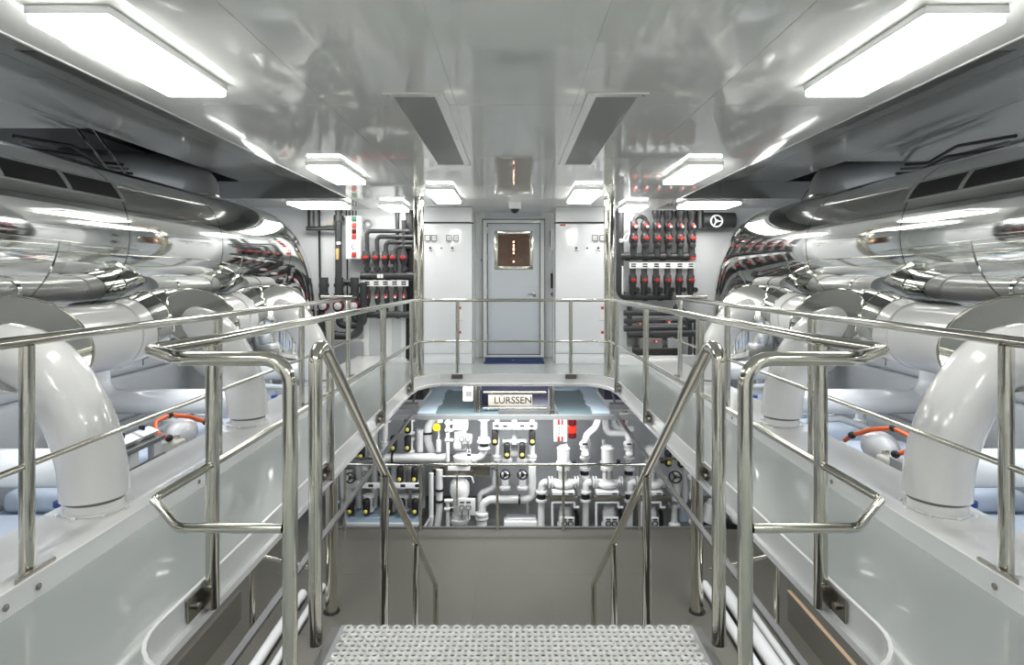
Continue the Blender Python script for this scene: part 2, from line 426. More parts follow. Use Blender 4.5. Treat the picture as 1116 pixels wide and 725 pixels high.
# landing rail between the pillars
t = thing('guard_rail', 'steel guard rail across the landing between the two polished pillars', 'railing', (0, 7.88, 0))
MB().tube([(-1.20, 7.80, 1.005), (-1.05, 7.9, 1.0), (1.05, 7.9, 1.0), (1.20, 7.80, 1.005)], .021, 14, fil=.1).build('top_rail', 'steel', t)
MB().tube([(-1.20, 7.80, .47), (-1.05, 7.9, .47), (1.05, 7.9, .47), (1.20, 7.80, .47)], .013, 12, fil=.1).build('mid_rail', 'steel', t)
for x in (-.73, .73):
    p = MB().cyl((x, 7.9, .0), (x, 7.9, .99), .024, seg=14).build('post', 'steel', t)
    b = MB().box(x - .07, x + .07, 7.845, 7.858, -.005, .05)
    for dx in (-.05, .05): b.cyl((x + dx, 7.835, .022), (x + dx, 7.845, .022), .012, seg=8)
    b.build('foot_bracket', 'brushed', p)
# polished pillars
for s in (-1, 1):
    w = SIDE[s]
    t = thing('support_pillar', f'polished steel pillar at the landing corner on {w}', 'pillar', (s * 1.245, 8.0, .001))
    MB().cyl((s * 1.245, 8.0, .001), (s * 1.245, 8.0, CZ - .003), .068, seg=28).build('shaft', 'steel', t)
    MB().lathe((s * 1.245, 8.0, .0015), (0, 0, 1), [(0, .085), (.012, .085), (.02, .07)], 28).build('base_collar', 'steel', t)
    t = thing('support_pillar', f'short polished pillar standing on the lower floor on {w}', 'pillar', (s * 1.91, 6.4, FLZ + .001))
    MB().cyl((s * 1.91, 6.4, FLZ + .001), (s * 1.91, 6.4, DT - .002), .062, seg=24).build('shaft', 'steel', t)
    MB().lathe((s * 1.91, 6.4, FLZ + .0015), (0, 0, 1), [(0, .085), (.008, .085), (.012, .066)], 24).build('base_collar', 'dark', t)
    t = thing('stanchion', f'thin steel stanchion with diagonal brace under the walkway on {w}', 'post', (s * 2.57, 6.0, FLZ + .001))
    MB().cyl((s * 2.57, 6.0, FLZ + .001), (s * 2.57, 6.0, -.125), .026, seg=14).build('post', 'steel', t)
    MB().cyl((s * 2.55, 6.0, -1.42), (s * 2.02, 6.33, -1.72), .022, seg=12).build('brace', 'steel', t)
    # low coaming with wooden cap on the lower floor
    t = thing('hatch_coaming', f'low steel coaming with {("pale wooden" if s > 0 else "grey")} cap on the lower floor, {w}', 'coaming', (s * 2.8, 5.2, FLZ + .001))
    MB().box(s * 2.79, s * 2.82, 3.6, 6.25, FLZ + .001, FLZ + .29).build('plate', 'coaming', t)
    MB().box(s * 2.786, s * 2.824, 3.6, 6.255, FLZ + .291, FLZ + .299).build('cap', 'tan' if s > 0 else 'coaming', t)
# ================================================================ STAIR
t = thing('stair', 'steel stair with perforated top tread leading down into the well', 'stair', (0, 3.5, FLZ + .001))
st = MB().box(-.655, .655, 1.2, 2.285, -.03, -.001)
st.build('landing_plate', 'grey', t)
rg = MB(); sp = .0445
ny = 0
y = 2.262
while y > 1.85:
    n = 29
    for k in range(n):
        x = (k - (n - 1) / 2) * sp + (sp / 2 if ny % 2 else 0)
        if abs(x) > .635: continue
        rg.lathe((x, y, -.0012), (0, 0, 1), [(0, .0185), (.008, .0145), (.009, .012), (.0055, .0085), (0, .008)], 10)
    y -= sp * .62; ny += 1
rg.build('raised_rings', 'grit', t)
hb = MB(); ny = 0; y = 2.262
while y > 1.85:
    for k in range(29):
        x = (k - 14) * sp + (sp / 2 if ny % 2 else 0)
        if abs(x) <= .635: hb.lathe((x, y, -.001), (0, 0, 1), [(0, .0078), (.0014, .0078)], 8)
    y -= sp * .62; ny += 1
hb.build('ring_holes', 'dark', t, smooth=False)
slope = .76
for s in (-1, 1):
    z0 = 0
    MB().extrude([(s * .66, 1.2, -.02), (s * .66, 2.3, -.02), (s * .66, 2.3 + 2.1 / slope, FLZ + .02), (s * .66, 2.3 + 2.1 / slope - .34, FLZ + .02), (s * .66, 2.15, -.3), (s * .66, 1.2, -.3)], (s * .012, 0, 0)).build('stringer', 'mid', t)
    MB().box(s * .661, s * .697, 1.2, 2.31, -.04, -.022).build('side_plate', 'mid', t)
for k in range(1, 9):
    zz = FLZ * k / 9; yy = 2.3 - zz / slope
    MB().box(-.655, .655, yy - .30, yy - .02, zz - .03, zz).build('tread', 'grit', t)
for s in (-1, 1):
    t = thing('stair_handrail', f'sloping steel handrail of the stair on {SIDE[s]}', 'handrail', (s * .725, 3.5, FLZ + .002))
    x = s * .725
    pts = [(x, 2.2, -.02), (x, 2.2, RZ), (x, 2.32, RZ - .02), (x, 3.38, .20), (x, 5.62, -1.50), (x, 5.62, FLZ + .002)]
    MB().tube([(x, 2.2, -.019), (x, 2.2, RZ - .0), (x, 2.30, RZ - .0), (x, 3.38, .22), (x, 5.62, -1.52), (x, 5.62, FLZ + .002)], .0245, 16, fil=.07).build('rail', 'steel', t)
    for y, z, zb in ((3.38, .20, -.86), (4.48, -.66, -1.7)):
        MB().cyl((x, y, zb), (x, y, z), .024, seg=14).build('post', 'steel', t)
# ================================================================ WHITE FRAME OVER THE LOWER DECK
t = thing('deck_frame', 'thin white bar frame under the walkway edges, open over the lower floor', 'frame', (0, 5.5, -.62))
for s in (-1, 1):
    MB().box(s * 1.385, s * 1.425, 2.3, 8.39, -.61, -.59).build('side_bar', 'mid', t)
    MB().box(s * 1.432, s * 1.84, 6.385, 6.415, -.61, -.59).build('bracket_arm', 'brushed', t)
MB().box(-1.95, 1.95, 8.395, 8.44, -.66, -.595).build('cross_bar', 'grey', t)
# ================================================================ DOOR
def pbox(mb, px0, px1, py0, py1, d, th, bv=0.0):
    """upright box whose front face stands at depth d"""
    a, b = at(px0, py0, d), at(px1, py1, d)
    return mb.box(a.x, b.x, d, d + th, b.z, a.z, bv)
DD = 9.90
t = thing('door_1', None, None, (.0, DD, .02)); tag(t, kind='structure')
def dpart(o): return o
f = MB()
for a in ((526.5, 531, 240, 389.5), (588.5, 593, 240, 389.5), (531, 588.5, 240, 243.6), (531, 588.5, 387, 389.5)): pbox(f, *a, DD - .02, .05, .004)
f.build('door_frame', 'curb', t)
f = MB()
for a in ((530.6, 531.6, 243.2, 386.8), (588, 589, 243.2, 386.8), (530.6, 589, 243, 244), (530.6, 589, 386, 386.9)): pbox(f, *a, DD - .024, .01)
f.build('door_seal', 'mid', t)
f = MB()
for a in ((525.3, 526.4, 239, 389.5), (593.1, 594.2, 239, 389.5), (525.3, 594.2, 238.4, 239.9)): pbox(f, *a, DD - .024, .04)
f.build('frame_shadow_gap', 'grey', t)
leaf = pbox(MB(), 531.7, 587.9, 244.2, 386, DD - .005, .04, .004).build('door_leaf', 'door', t)
f = MB()
for a in ((539, 542.4, 251.5, 294), (577.6, 581, 251.5, 294), (542.4, 577.6, 251.5, 255.3), (542.4, 577.6, 290.3, 294)): pbox(f, *a, DD - .02, .014, .003)
f.build('window_frame', 'steel', t)
pbox(MB(), 542.5, 577.5, 255.4, 290.2, DD - .010, .004).build('window_pane', 'pane', t)
cab = pbox(MB(), 542.6, 577.4, 255.5, 290.1, DD - .0055, .001)
cab.build('cabin_view', 'wood', t)
f = MB(); pbox(f, 542.6, 577.4, 255.5, 258.2, DD - .007, .001); pbox(f, 544, 576, 276.5, 277.6, DD - .007, .001); pbox(f, 549, 570, 281, 289, DD - .0065, .001)
f.build('cabin_beams', mat('dark_cabin_wood', (150, 90, 60), .4), t)
f = MB()
for py in (263, 266.8, 270, 271.6, 275.2, 284.4): pbox(f, 559, 560.6, py, py + 1.5, DD - .0095, .001)
f.build('cabin_spots', 'lampdot', t)
h = MB(); a = at(577, 320.5, DD - .03); b = at(582.5, 320.5, DD - .03)
h.box(b.x - .02, b.x + .02, DD - .012, DD - .006, a.z - .05, a.z + .05, .004)
h.tube([(b.x, DD - .01, a.z), (b.x, DD - .05, a.z), (a.x - .03, DD - .05, a.z)], .009, 10, fil=.02)
h.build('door_handle', 'steel', t)
for py in (251, 281, 318, 368):
    h = MB(); p = at(531.2, py, DD - .026); h.cyl((p.x, p.y, p.z - .05), (p.x, p.y, p.z + .05), .009, seg=10); h.build('hinge', 'steel', t)
# inspection panel over the door
single(pbox(MB(), 529, 590, 225.5, 236.5, 9.935, .012, .004), 'access_panel', 'door', 'shallow grey access panel on the bulkhead directly above the door', 'panel')
# small switch beside the door
t = thing('wall_switch', 'small door switch plate on the recess beside the cabinet and the door', 'switch', at(527, 283, 9.9))
pbox(MB(), 523.6, 525.0, 280, 287, 9.92, .02, .002).build('plate', 'curb', t); pbox(MB(), 524, 524.7, 282.6, 284.6, 9.91, .008).build('button', 'ink', t)
# ceiling camera
cp = Vector((.012, 8.55, CZ)); t = thing('dome_camera', 'dome security camera in a white box on the ceiling in front of the door', 'security camera', cp)
MB().box(cp.x - .085, cp.x + .085, cp.y - .08, cp.y + .08, CZ - .10, CZ - .002, .008).build('ceiling_mount', 'curb', t)
MB().lathe((cp.x, cp.y, CZ - .101), (0, 0, -1), [(0, .06), (.02, .058), (.045, .04), (.058, .018), (.062, .0)], 20).build('dome', 'ink', t)
# mat
t = thing('door_mat', 'dark blue door mat with faint pale lettering in front of the door', 'mat', (0, 9.6, .001))
a, b = at(530, 387, 0), 0
MB().box(-.45, .46, 9.17, 9.78, .001, .012, .004).build('mat_body', 'blue', t)
# faint worn lettering on the mat
f = MB(); rx = -.06
for wd, hh in ((.02, .02), (.05, .09), (.02, .05), (.04, .03), (.015, .09), (.03, .05), (.02, .02)):
    f.box(rx, rx + wd * .4, 9.42, 9.42 + hh, .0122, .0128); f.box(rx, rx + wd * .7, 9.42, 9.432, .0122, .0128); rx += wd + .02
f.build('worn_lettering', 'grey', t)
# ================================================================ CABINETS
for s in (-1, 1):
    w = 'showing four square meters' if s < 0 else 'with a small red label in its top corner'
    x0, x1 = s * .625, s * 1.36
    t = thing('electrical_cabinet', f'tall white switchgear cabinet beside the door, {w}', 'cabinet', ((x0 + x1) / 2, 9.3, .001), 'switchgear cabinets')
    yf = 9.13
    MB().box(x0, x1, yf + .012, 9.448, .16, 2.10, .004).build('body', 'cab', t)
    MB().box(x0 + s * .004, x1 - s * .004, yf, yf + .011, .165, 2.09, .003).build('front_panel', 'cab', t)
    MB().box(x0, x1, yf + .016, 9.44, .001, .156, .003).build('plinth', 'cab', t)
    tr = MB().box(x0 + s * .05, x1, yf - .008, yf + .011, 2.101, 2.122).extrude([(x0 + s * .05, yf - .008, 2.101), (x0 + s * .05, yf - .008, 2.122), (x0 - s * .015, yf + .10, 2.122 - .0), (x0 - s * .015, yf + .10, 2.101)], (0, .015, 0))
    tr.build('top_trim', 'ink', t)
    MB().box(x0, x1, yf + .02, 9.448, 2.123, CZ - .005).build('upper_filler', 'wall', t)
    me_px = [466, 473, 489.5, 497] if s < 0 else [648.5, 656.5]
    for px in me_px:
        c = at(px, 259.5, yf)
        m = MB()
        for a in ((-.043, -.035, -.045, .045), (.035, .043, -.045, .045), (-.035, .035, .037, .045), (-.035, .035, -.045, -.037)):
            m.box(c.x + a[0], c.x + a[1], yf - .012, yf - .001, c.z + a[2], c.z + a[3])
        m = m.build('meter_frame', 'mid', t)
        MB().box(c.x - .034, c.x + .034, yf - .007, yf - .001, c.z - .036, c.z + .036).build('meter_face', 'paper', m)
        MB().add([(c.x - .02, yf - .0075, c.z - .02), (c.x + .026, yf - .0075, c.z + .002), (c.x + .024, yf - .0075, c.z + .006)], [(0, 1, 2)]).build('needle', 'ink', m)
        MB().box(c.x - .03, c.x + .03, yf - .004, yf - .001, c.z - .066, c.z - .054).build('meter_tag', 'grey', m)
    sw_px = [469, 481, 493] if s < 0 else [628, 640, 652]
    for k, px in enumerate(sw_px):
        c = at(px, 270.5, yf)
        if k == 1: MB().lathe((c.x, yf - .001, c.z), (0, -1, 0), [(0, .013), (.012, .013), (.015, .009)], 14).build('push_button', 'ink', t)
        else:
            q = MB().lathe((c.x, yf - .001, c.z), (0, -1, 0), [(0, .02), (.01, .02)], 14).build('selector_switch', 'grey', t)
            MB().box(c.x - .006, c.x + .006, yf - .035, yf - .012, c.z - .016, c.z + .016, .002).build('switch_lever', 'ink', q)
            MB().box(c.x - .02, c.x + .03, yf - .004, yf - .001, c.z - .048, c.z - .034).build('switch_tag', 'grey', q)
    lx = 501 if s < 0 else 656.5
    for py in (335.7, 362.3):
        c = at(lx, py, yf)
        q = MB().box(c.x - .02, c.x + .02, yf - .004, yf - .001, c.z - .02, c.z + .02).build('red_label', 'red', t)
        MB().box(c.x - .03, c.x + .045, yf - .003, yf - .0005, c.z - .17, c.z - .03).build('notice_label', 'paper', q)
        MB().box(c.x - .05, c.x + .045, yf - .0035, yf - .0005, c.z - .19, c.z - .186).build('notice_rule', 'grey', q)
    if s > 0:
        c = at(613.5, 245.3, yf)
        MB().box(c.x - .045, c.x + .04, yf - .004, yf - .0005, c.z - .014, c.z + .012).build('warning_label', 'red', t)
        MB().box(c.x - .05, c.x + .05, yf - .003, yf - .0005, c.z - .08, c.z - .02).build('notice_label', 'paper', t)
        # equipment on the recess side wall beside this cabinet
        p = at(601, 257, 9.55)
        q = thing('wall_speaker', 'slim dark and white wall unit on the recess wall beside the red-labelled cabinet', 'wall unit', (.60, 9.78, 1.75))
        MB().box(.585, .6185, 9.70, 9.85, 1.72, 2.06, .006).build('case', 'curb', q); MB().box(.578, .584, 9.715, 9.835, 1.78, 2.03, .002).build('grille', 'ink', q)
        q = thing('wall_socket', 'pair of black switch blocks low on the recess wall by the red-labelled cabinet', 'switch', (.6, 9.78, 1.05))
        MB().box(.59, .6185, 9.73, 9.83, 1.12, 1.36, .005).build('upper_block', 'ink', q); MB().box(.595, .6185, 9.75, 9.81, 1.0, 1.05, .005).build('lower_block', 'ink', q)
# ================================================================ BLACK PIPEWORK
def run(pxs, d, r, fil=.05, seg=12):
    return MB().tube([at(p[0], p[1], p[2] if len(p) > 2 else d) for p in pxs], r, seg, fil=fil)
def coupling(mb, px, py, d, r, l, ax=(0, 0, 1)):
    c = at(px, py, d); a = Vector(ax); return mb.lathe(c - a * l / 2, a, [(0, r), (l, r)], 14)
U = 9.3 / F
D1 = 9.27
t = thing('pipe_manifold', 'black plastic pipe manifold with five red valves beside the indicator panel', 'pipe manifold', at(422, 345, D1))
run([(393, 301), (451, 301)], D1, .058, seg=16).build('header_pipe', 'black', t)
run([(398, 343), (452, 343)], D1, .05, seg=14).build('header_pipe', 'black', t)
for px in (404, 424, 446): coupling(MB(), px, 301, D1, .068, .07, (1, 0, 0)).build('coupling', 'black', t)
for px in (414, 420, 434): coupling(MB(), px, 343, D1, .062, .06, (1, 0, 0)).build('coupling', 'black', t)
for px, py, xe in ((400, 252, 446), (411, 258, 452), (420.5, 264, 452), (431, 269, 449)):
    run([(px, 299.5), (px, py), (xe, py)], D1, .034, fil=.06).build('branch_pipe', 'black', t)
run([(440, 299.5), (440, 240)], D1, .034).build('branch_pipe', 'black', t)
for k, px in enumerate((399.5, 410, 420, 429, 440)):
    v = MB(); c = at(px, 281, D1)
    v.lathe(c - Vector((0, 0, .10)), (0, 0, 1), [(0, .045), (.04, .05), (.07, .062), (.13, .062), (.16, .05), (.2, .045)], 14)
    v = v.build('valve', 'black', t)
    MB().lathe(c + Vector((0, -.06, 0)), (0, -1, 0), [(0, .03), (.03, .036), (.045, .03)], 10).box(c.x - .045, c.x + .045, c.y - .11, c.y - .09, c.z - .014, c.z + .014, .004).build('valve_handle', 'red', v)
    c = at(px + 1, 295, D1); MB().lathe(c, (0, 0, 1), [(0, .05), (.05, .05)], 12).build('union_nut', 'black', t)
for k, px in enumerate((401, 411.5, 421.5, 431.5, 441)):
    run([(px, 302), (px, 342)], D1, .026).build('drop_pipe', 'black', t)
    c = at(px, 323.5, D1)
    v = MB().lathe(c - Vector((0, 0, .11)), (0, 0, 1), [(0, .03), (.05, .042), (.17, .042), (.22, .03)], 12).build('valve', 'black', t)
    MB().box(c.x - .03, c.x + .03, c.y - .075, c.y - .05, c.z - .01, c.z + .04, .006).build('valve_handle', 'red', v)
    MB().lathe(c + Vector((0, -.075, -.005)), (0, -1, 0), [(0, .018), (.008, .016)], 10).build('handle_cap', 'paper', v)
for px in (413.5, 417): MB().box(at(px, 301, D1).x - .02, at(px, 301, D1).x + .02, D1 - .062, D1 - .02, at(0, 301, D1).z - .03, at(0, 301, D1).z + .03).build('pipe_tag', 'paper', t)
def label_strip(name, pxs, px0, px1, py0, py1, d, label):
    t = thing(name, label, 'label strip', at((px0 + px1) / 2, py1, d))
    pbox(MB(), px0, px1, py0, py1, d, .006).build('strip', 'paper', t)
    for px in pxs:
        f = MB(); pbox(f, px - 2.6, px + 2.6, py0 + 1.2, py0 + 2.7, d - .002, .0018); pbox(f, px - 2.6, px + 2.6, py1 - 2.8, py1 - 1.3, d - .002, .0018)
        f.build('printed_tag', 'ink', t)
label_strip('label_strip', (400, 410, 420, 430, 440), 396, 445, 305.6, 312, D1 - .075, 'white strip with five black tags on the manifold beside the indicator panel')
# upper feed bundle behind the manifold's top end
for px, r in ((431.5, .03), (441.5, .03)):
    pass
single(run([(433, 228), (433, 262)], 9.36, .03), 'riser_pipe', 'black', 'thin black riser from the ceiling behind the indicator-side manifold', 'pipe')
single(MB().box(at(442.5, 0, 9.4).x, at(450.5, 0, 9.4).x, 9.36, 9.44, .002, at(0, 229, 9.4).z, .02), 'cable_tray', 'dark', 'dark upright cable tray between the polished pillar and black manifold', 'cable tray')
# vertical drain stack and cross pipe
t = thing('drain_stack', 'tall black plastic pipe with yellow tag beside the indicator panel', 'pipe', at(369, 330, D1))
run([(369, 229.5), (369, 306)], D1, .05, seg=16).build('pipe', 'black', t)
coupling(MB(), 369, 238, D1, .075, .09).build('coupling', 'black', t); coupling(MB(), 369, 230.5, D1, .062, .03).build('coupling', 'black', t)
run([(369, 304), (369, 308), (386, 308)], D1, .05, fil=.06).build('elbow', 'black', t)
c = at(367.8, 277, D1 - .055); MB().box(c.x - .022, c.x + .022, c.y - .012, c.y, c.z - .085, c.z + .085, .003).build('tag', mat('yellow_tag', (206, 176, 110), .5), t)
c = at(369, 265, D1 - .055); MB().box(c.x - .03, c.x + .03, c.y - .005, c.y + .01, c.z - .02, c.z + .02).build('tag', 'paper', t)
single(run([(334, 249), (365.4, 249)], D1, .032), 'cross_pipe', 'black', 'horizontal black pipe reaching the tall tagged pipe near the indicator panel', 'pipe')
single(run([(339, 229), (339, 247)], D1, .05), 'riser_pipe', 'black', 'stubby black riser under the ceiling beside the polished exhaust duct', 'pipe')
single(run([(347.5, 229), (348, 250), (349, 330)], 9.38, .016), 'cable', 'dark', 'black cable hanging down the bulkhead beside the tall tagged pipe', 'cable')
single(pbox(MB(), 355, 363.5, 239.5, 245.5, 9.39, .05, .005), 'junction_box', 'beige', 'small grey junction box above the black cross pipe', 'junction box')  # a junction box, not a socket
# big lower valves with white handwheels
t = thing('pump_loop', 'thick black pipe loop with three red and white valve wheels below the indicator panel', 'pipe manifold', at(370, 367, 9.1))
D2 = 9.11
for px in (353, 369.5, 386.5):
    p = MB(); p.tube([at(px, 332, D2), at(px, 306, D2), at(px, 302.5, D2)], .062, 14, fil=.05)
    p.build('standpipe', 'black', t)
    coupling(MB(), px, 322, D2, .078, .06).build('coupling', 'black', t); coupling(MB(), px, 311, D2, .078, .05).build('coupling', 'black', t)
    c = at(px, 333.5, D2 - .05)
    v = MB().lathe(c, (0, -1, 0), [(0, .085), (.05, .085), (.06, .07)], 18).build('valve_body', 'darkred', t)
    MB().lathe(c + Vector((0, -.062, 0)), (0, -1, 0), [(0, .055), (.02, .055), (.03, .04), (.031, .02), (.045, .018)], 18).build('valve_wheel', 'pale', v)
run([(370, 338), (370, 352), (374, 354.5), (392, 354.5), (396, 350), (396, 308)], D2, .055, fil=.08).build('lower_loop', 'black', t)
run([(350, 338), (350, 366), (385, 366), (392, 360), (392, 340)], D2, .06, fil=.1).build('lower_loop', 'black', t)
run([(386, 338), (386, 348), (392, 349)], D2, .05, fil=.05).build('lower_loop', 'black', t)
MB().lathe(at(363, 365.5, D2 - .0), (1, 0, 0), [(-.05, .068), (.05, .068)], 16).build('red_band', 'darkred', t)
single(pbox(MB(), 349, 395, 370, 372.5, 9.3, .12), 'pipe_shelf', 'curb', 'white bracket shelf under the black pump loop', 'shelf')
# ================================================================ INDICATOR BOX
t = thing('indicator_panel', 'narrow white alarm box with green and red lenses on the bulkhead', 'alarm panel', at(384, 283, 9.25))
pbox(MB(), 376.8, 392.6, 235.3, 282.3, 9.22, .22, .006).build('housing', 'paper', t)
for py, m in ((238.8, 'green'), (245.8, 'red'), (252, 'darkred'), (258, 'red'), (277.6, 'red')):
    pbox(MB(), 383.3, 388.2, py - 2.7, py + 2.7, 9.205, .014, .004).build('lens', m, t)
pbox(MB(), 383.3, 388.2, 263.5, 273.5, 9.213, .006).build('symbol_window', 'curb', t)
c = at(385.8, 268.5, 9.207)
MB().lathe(c + Vector((0, .004, .035)), (0, -1, 0), [(0, .01), (.004, .01)], 12).tube([c + Vector((.03 * math.cos(a), 0, .035 * math.sin(a) - .01)) for a in [math.radians(k) for k in range(120, 300, 20)]], .006, 6).build('symbol', 'ink', t)
g = MB()
for px in (377.5, 381, 384.5, 388): g.tube([at(px, 235.5, 9.32), at(px, 229.5, 9.32)], .009, 8)
for dx in (0,): g.tube([at(378.5, 282, 9.35), at(378.5, 325, 9.35)], .012, 8)
g.build('cables', 'dark', t)
t = thing('alarm_bell', 'round grey alarm bell on the bulkhead next to the alarm box', 'bell', at(400.5, 250, 9.4))
c = at(400.5, 244.5, 9.38); MB().torus(c, (0, 1, 0), .062, .016, 24, 8).build('rim', 'grey', t)
MB().lathe(c + Vector((0, .06, 0)), (0, -1, 0), [(0, .05), (.03, .045), (.055, .03), (.06, 0)], 18).build('gong', 'paper', t)
MB().tube([c + Vector((-.055, .03, .03)), c + Vector((-.062, .05, .05))], .008, 6).build('cable', 'mid', t)
# ================================================================ VALVE BANK
t = thing('valve_bank', 'six-column black valve bank with rows of small red handles', 'valve bank', at(716, 330, D1))
run([(675.5, 229.5), (675.5, 323), (733, 323)], 9.32, .06, fil=.1, seg=16).build('frame_pipe', 'black', t)
run([(676, 279.5), (757.5, 279.5)], 9.30, .055, seg=16).build('header_pipe', 'black', t)
for px in (684, 703, 722, 747): coupling(MB(), px, 279.5, 9.30, .066, .07, (1, 0, 0)).build('coupling', 'black', t)
for px in (703, 719.5): coupling(MB(), px, 323, 9.32, .072, .07, (1, 0, 0)).build('coupling', 'black', t)
cols = (690.5, 703, 716, 728.3, 741, 753.5)
for k, px in enumerate(cols):
    r = .038 if k < 2 else .055
    top = 246 if k < 2 else 229.5
    b = MB().tube([at(px, 279, D1), at(px, top, D1)], .05, 14)
    if k >= 2: b.lathe(at(px, 229.6, D1), (0, 0, -1), [(0, .075), (.05, .075), (.13, .055)], 14)
    b.build('column_pipe', 'black', t)
    for py, white in ((246.3, 1), (260, 0)):
        c = at(px, py, D1)
        v = MB().lathe(c - Vector((0, 0, .085)), (0, 0, 1), [(0, .05), (.03, .066), (.13, .066), (.16, .05)], 14).build('valve', 'black', t)
        hd = MB().box(c.x - .028, c.x + .028, c.y - .115, c.y - .065, c.z - .016, c.z + .018, .006).box(c.x - .014, c.x + .014, c.y - .12, c.y - .07, c.z - .034, c.z + .034, .004)
        if not white: hd.box(c.x - .045, c.x + .045, c.y - .122, c.y - .10, c.z - .013, c.z + .013, .004)
        hd.build('valve_handle', 'red', v)
        if white: MB().lathe(c + Vector((.012, -.118, -.02)), (0, -1, 0), [(0, .02), (.015, .018)], 10).build('handle_cap', 'paper', v)
    c = at(px, 268, D1); MB().lathe(c + Vector((.0, -.03, 0)), (0, -1, 0), [(0, .045), (.05, .045), (.055, .03)], 14).build('drain_plug', 'dark', t)
    # lower row, leaning slightly
    c = at(px - 1, 305.3, D1)
    b = MB().lathe(at(px - 1, 322, D1), (0, 0, 1), [(0, .035), (.06, .05), (.16, .05), (.19, .06), (.29, .06), (.32, .045), (.42, .045)], 14); v = b.build('lower_valve', 'black', t)
    MB().box(c.x - .042, c.x + .042, c.y - .10, c.y - .06, c.z - .013, c.z + .013, .004).box(c.x - .014, c.x + .014, c.y - .105, c.y - .06, c.z - .032, c.z + .032, .004).build('valve_handle', 'red', v)
    c = at(px + 3, 316, D1); MB().lathe(c + Vector((0, -.02, 0)), (0, -1, 0), [(0, .04), (.05, .04)], 12).build('drain_plug', 'dark', t)
MB().tube([at(690.5, 246, D1), at(692, 238, D1), at(697, 235, D1), at(703, 238, D1), at(705, 246, D1)], .034, 12, fil=.06).build('hairpin_pipe', 'black', t)
c = at(753.5, 282.5, D1); MB().box(c.x - .04, c.x + .04, c.y - .09, c.y - .05, c.z - .012, c.z + .03, .005).build('valve_handle', 'red', t)
label_strip('label_strip', (690.5, 703, 715.5, 728, 741, 753), 686, 757, 286, 292.5, D1 - .11, 'white strip with six black tags across the valve bank')
single(pbox(MB(), 671.5, 674, 296, 323, 9.35, .02), 'conduit', 'paper', 'short white vertical conduit beside the lower row of the valve bank', 'conduit') if False else None
single(run([(678.5, 290), (678.5, 321)], 9.2, .014), 'conduit', 'paper', 'short white upright conduit in front of the valve bank frame', 'conduit')
t = thing('hanging_lamp', 'white cable loop with bulb hanging in front of the valve bank', 'cable', at(680, 266, 9.2))
MB().tube([at(686, 229, 9.2), at(686, 252, 9.2), at(684, 262, 9.18), at(680, 264, 9.17), at(680, 258, 9.17), at(684, 254.5, 9.17)], .010, 8, fil=.04).build('cable', 'paper', t)
MB().ball(at(677, 262.5, 9.17), .034).build('bulb', 'paper', t)
t = thing('header_valve', 'thick black pipe with grey spoked handwheel beside the valve bank', 'valve', at(775, 250, 9.2))
run([(765, 240), (800, 240)], 9.28, .115, seg=20).build('pipe', 'black', t)
run([(762.6, 229.8), (763, 249)], 9.3, .06).build('end_cap', 'black', t)
def handwheel(parent, c, R, r, m, ax=(0, -1, 0), spokes=3, hub='mid'):
    c = Vector(c); A = Vector(ax).normalized()
    w = MB().torus(c, A, R, r, 22, 8)
    up = Vector((0, 0, 1)) if abs(A.z) < .9 else Vector((0, 1, 0)); B = A.cross(up)
    for k in range(spokes):
        a = 2 * PI * k / spokes + .5; w.tube([c, c + (up * math.cos(a) + B * math.sin(a)) * R], r * .8, 6)
    w.lathe(c - A * r * 1.5, A, [(0, r * 2), (r * 3, r * 2)], 10)
    return w.build('handwheel', m, parent)
c = at(781, 241, 9.08); MB().cyl(c, c + Vector((0, .1, 0)), .016).build('spindle', 'mid', t); handwheel(t, c, .085, .012, 'pale')
# three signal lamps hanging from the ceiling
for px, m, n in ((674.2, 'redlamp', 'red'), (681.5, 'paper', 'clear'), (688.6, 'amber', 'amber')):
    c = at(px, 218, 8.85)
    t = thing('signal_lamp', f'small {n} signal lamp under the ceiling beside the polished pillar', 'signal lamp', c, 'three ceiling signal lamps')
    MB().box(c.x - .034, c.x + .034, c.y - .034, c.y + .034, c.z + .025, CZ - .002, .004).build('ceiling_mount', 'ink', t)
    MB().lathe(c + Vector((0, 0, .024)), (0, 0, -1), [(0, .036), (.03, .038), (.055, .025), (.062, 0)], 14).build('lens', m, t)
# tangle of pipes under the valve bank
t = thing('pump_set', 'dark pump and pipe set on the white plinth below the valve bank', 'pump', at(715, 394, 9.2))
for pts, r in (([(680, 341), (735, 341)], .045), ([(680, 350), (758, 349)], .04), ([(680, 358), (750, 357)], .05), ([(684, 364), (758, 363)], .058),
               ([(686, 334), (686, 366)], .04), ([(735, 334), (748, 342), (748, 362)], .05), ([(700, 352), (712, 366), (740, 368)], .05), ([(752, 352), (752, 391)], .03), ([(758, 352), (758, 391)], .03)):
    run(pts, 9.22, r, fil=.06).build('pipe', 'black', t)
run([(690, 383), (738, 382)], 9.18, .075, seg=16).build('motor', 'dark', t)
pbox(MB(), 697, 722, 369, 381, 9.12, .18, .01).build('pump_casing', 'mid', t)
pbox(MB(), 728, 740, 369, 382, 9.12, .16, .01).build('pump_casing', 'grey', t)
pbox(MB(), 713, 733, 384, 392, 9.14, .2, .01).build('pump_foot', 'pale', t)
pbox(MB(), 684, 697, 366, 378, 9.25, .08, .01).build('control_block', 'mid', t)
for px, py in ((697.5, 352.5), (715, 371.5), (729, 350.5)):
    c = at(px, py, 9.1); MB().box(c.x - .04, c.x + .04, c.y - .02, c.y + .02, c.z - .015, c.z + .015, .005).build('valve_handle', 'red', t)
    MB().lathe(c + Vector((0, -.02, -.01)), (0, -1, 0), [(0, .016), (.01, .016)], 8).build('handle_cap', 'paper', t)
struct(MB().box(at(670, 0, 9.1).x, 2.9, 9.02, 9.355, .001, .13), 'trim_4', 'curb')
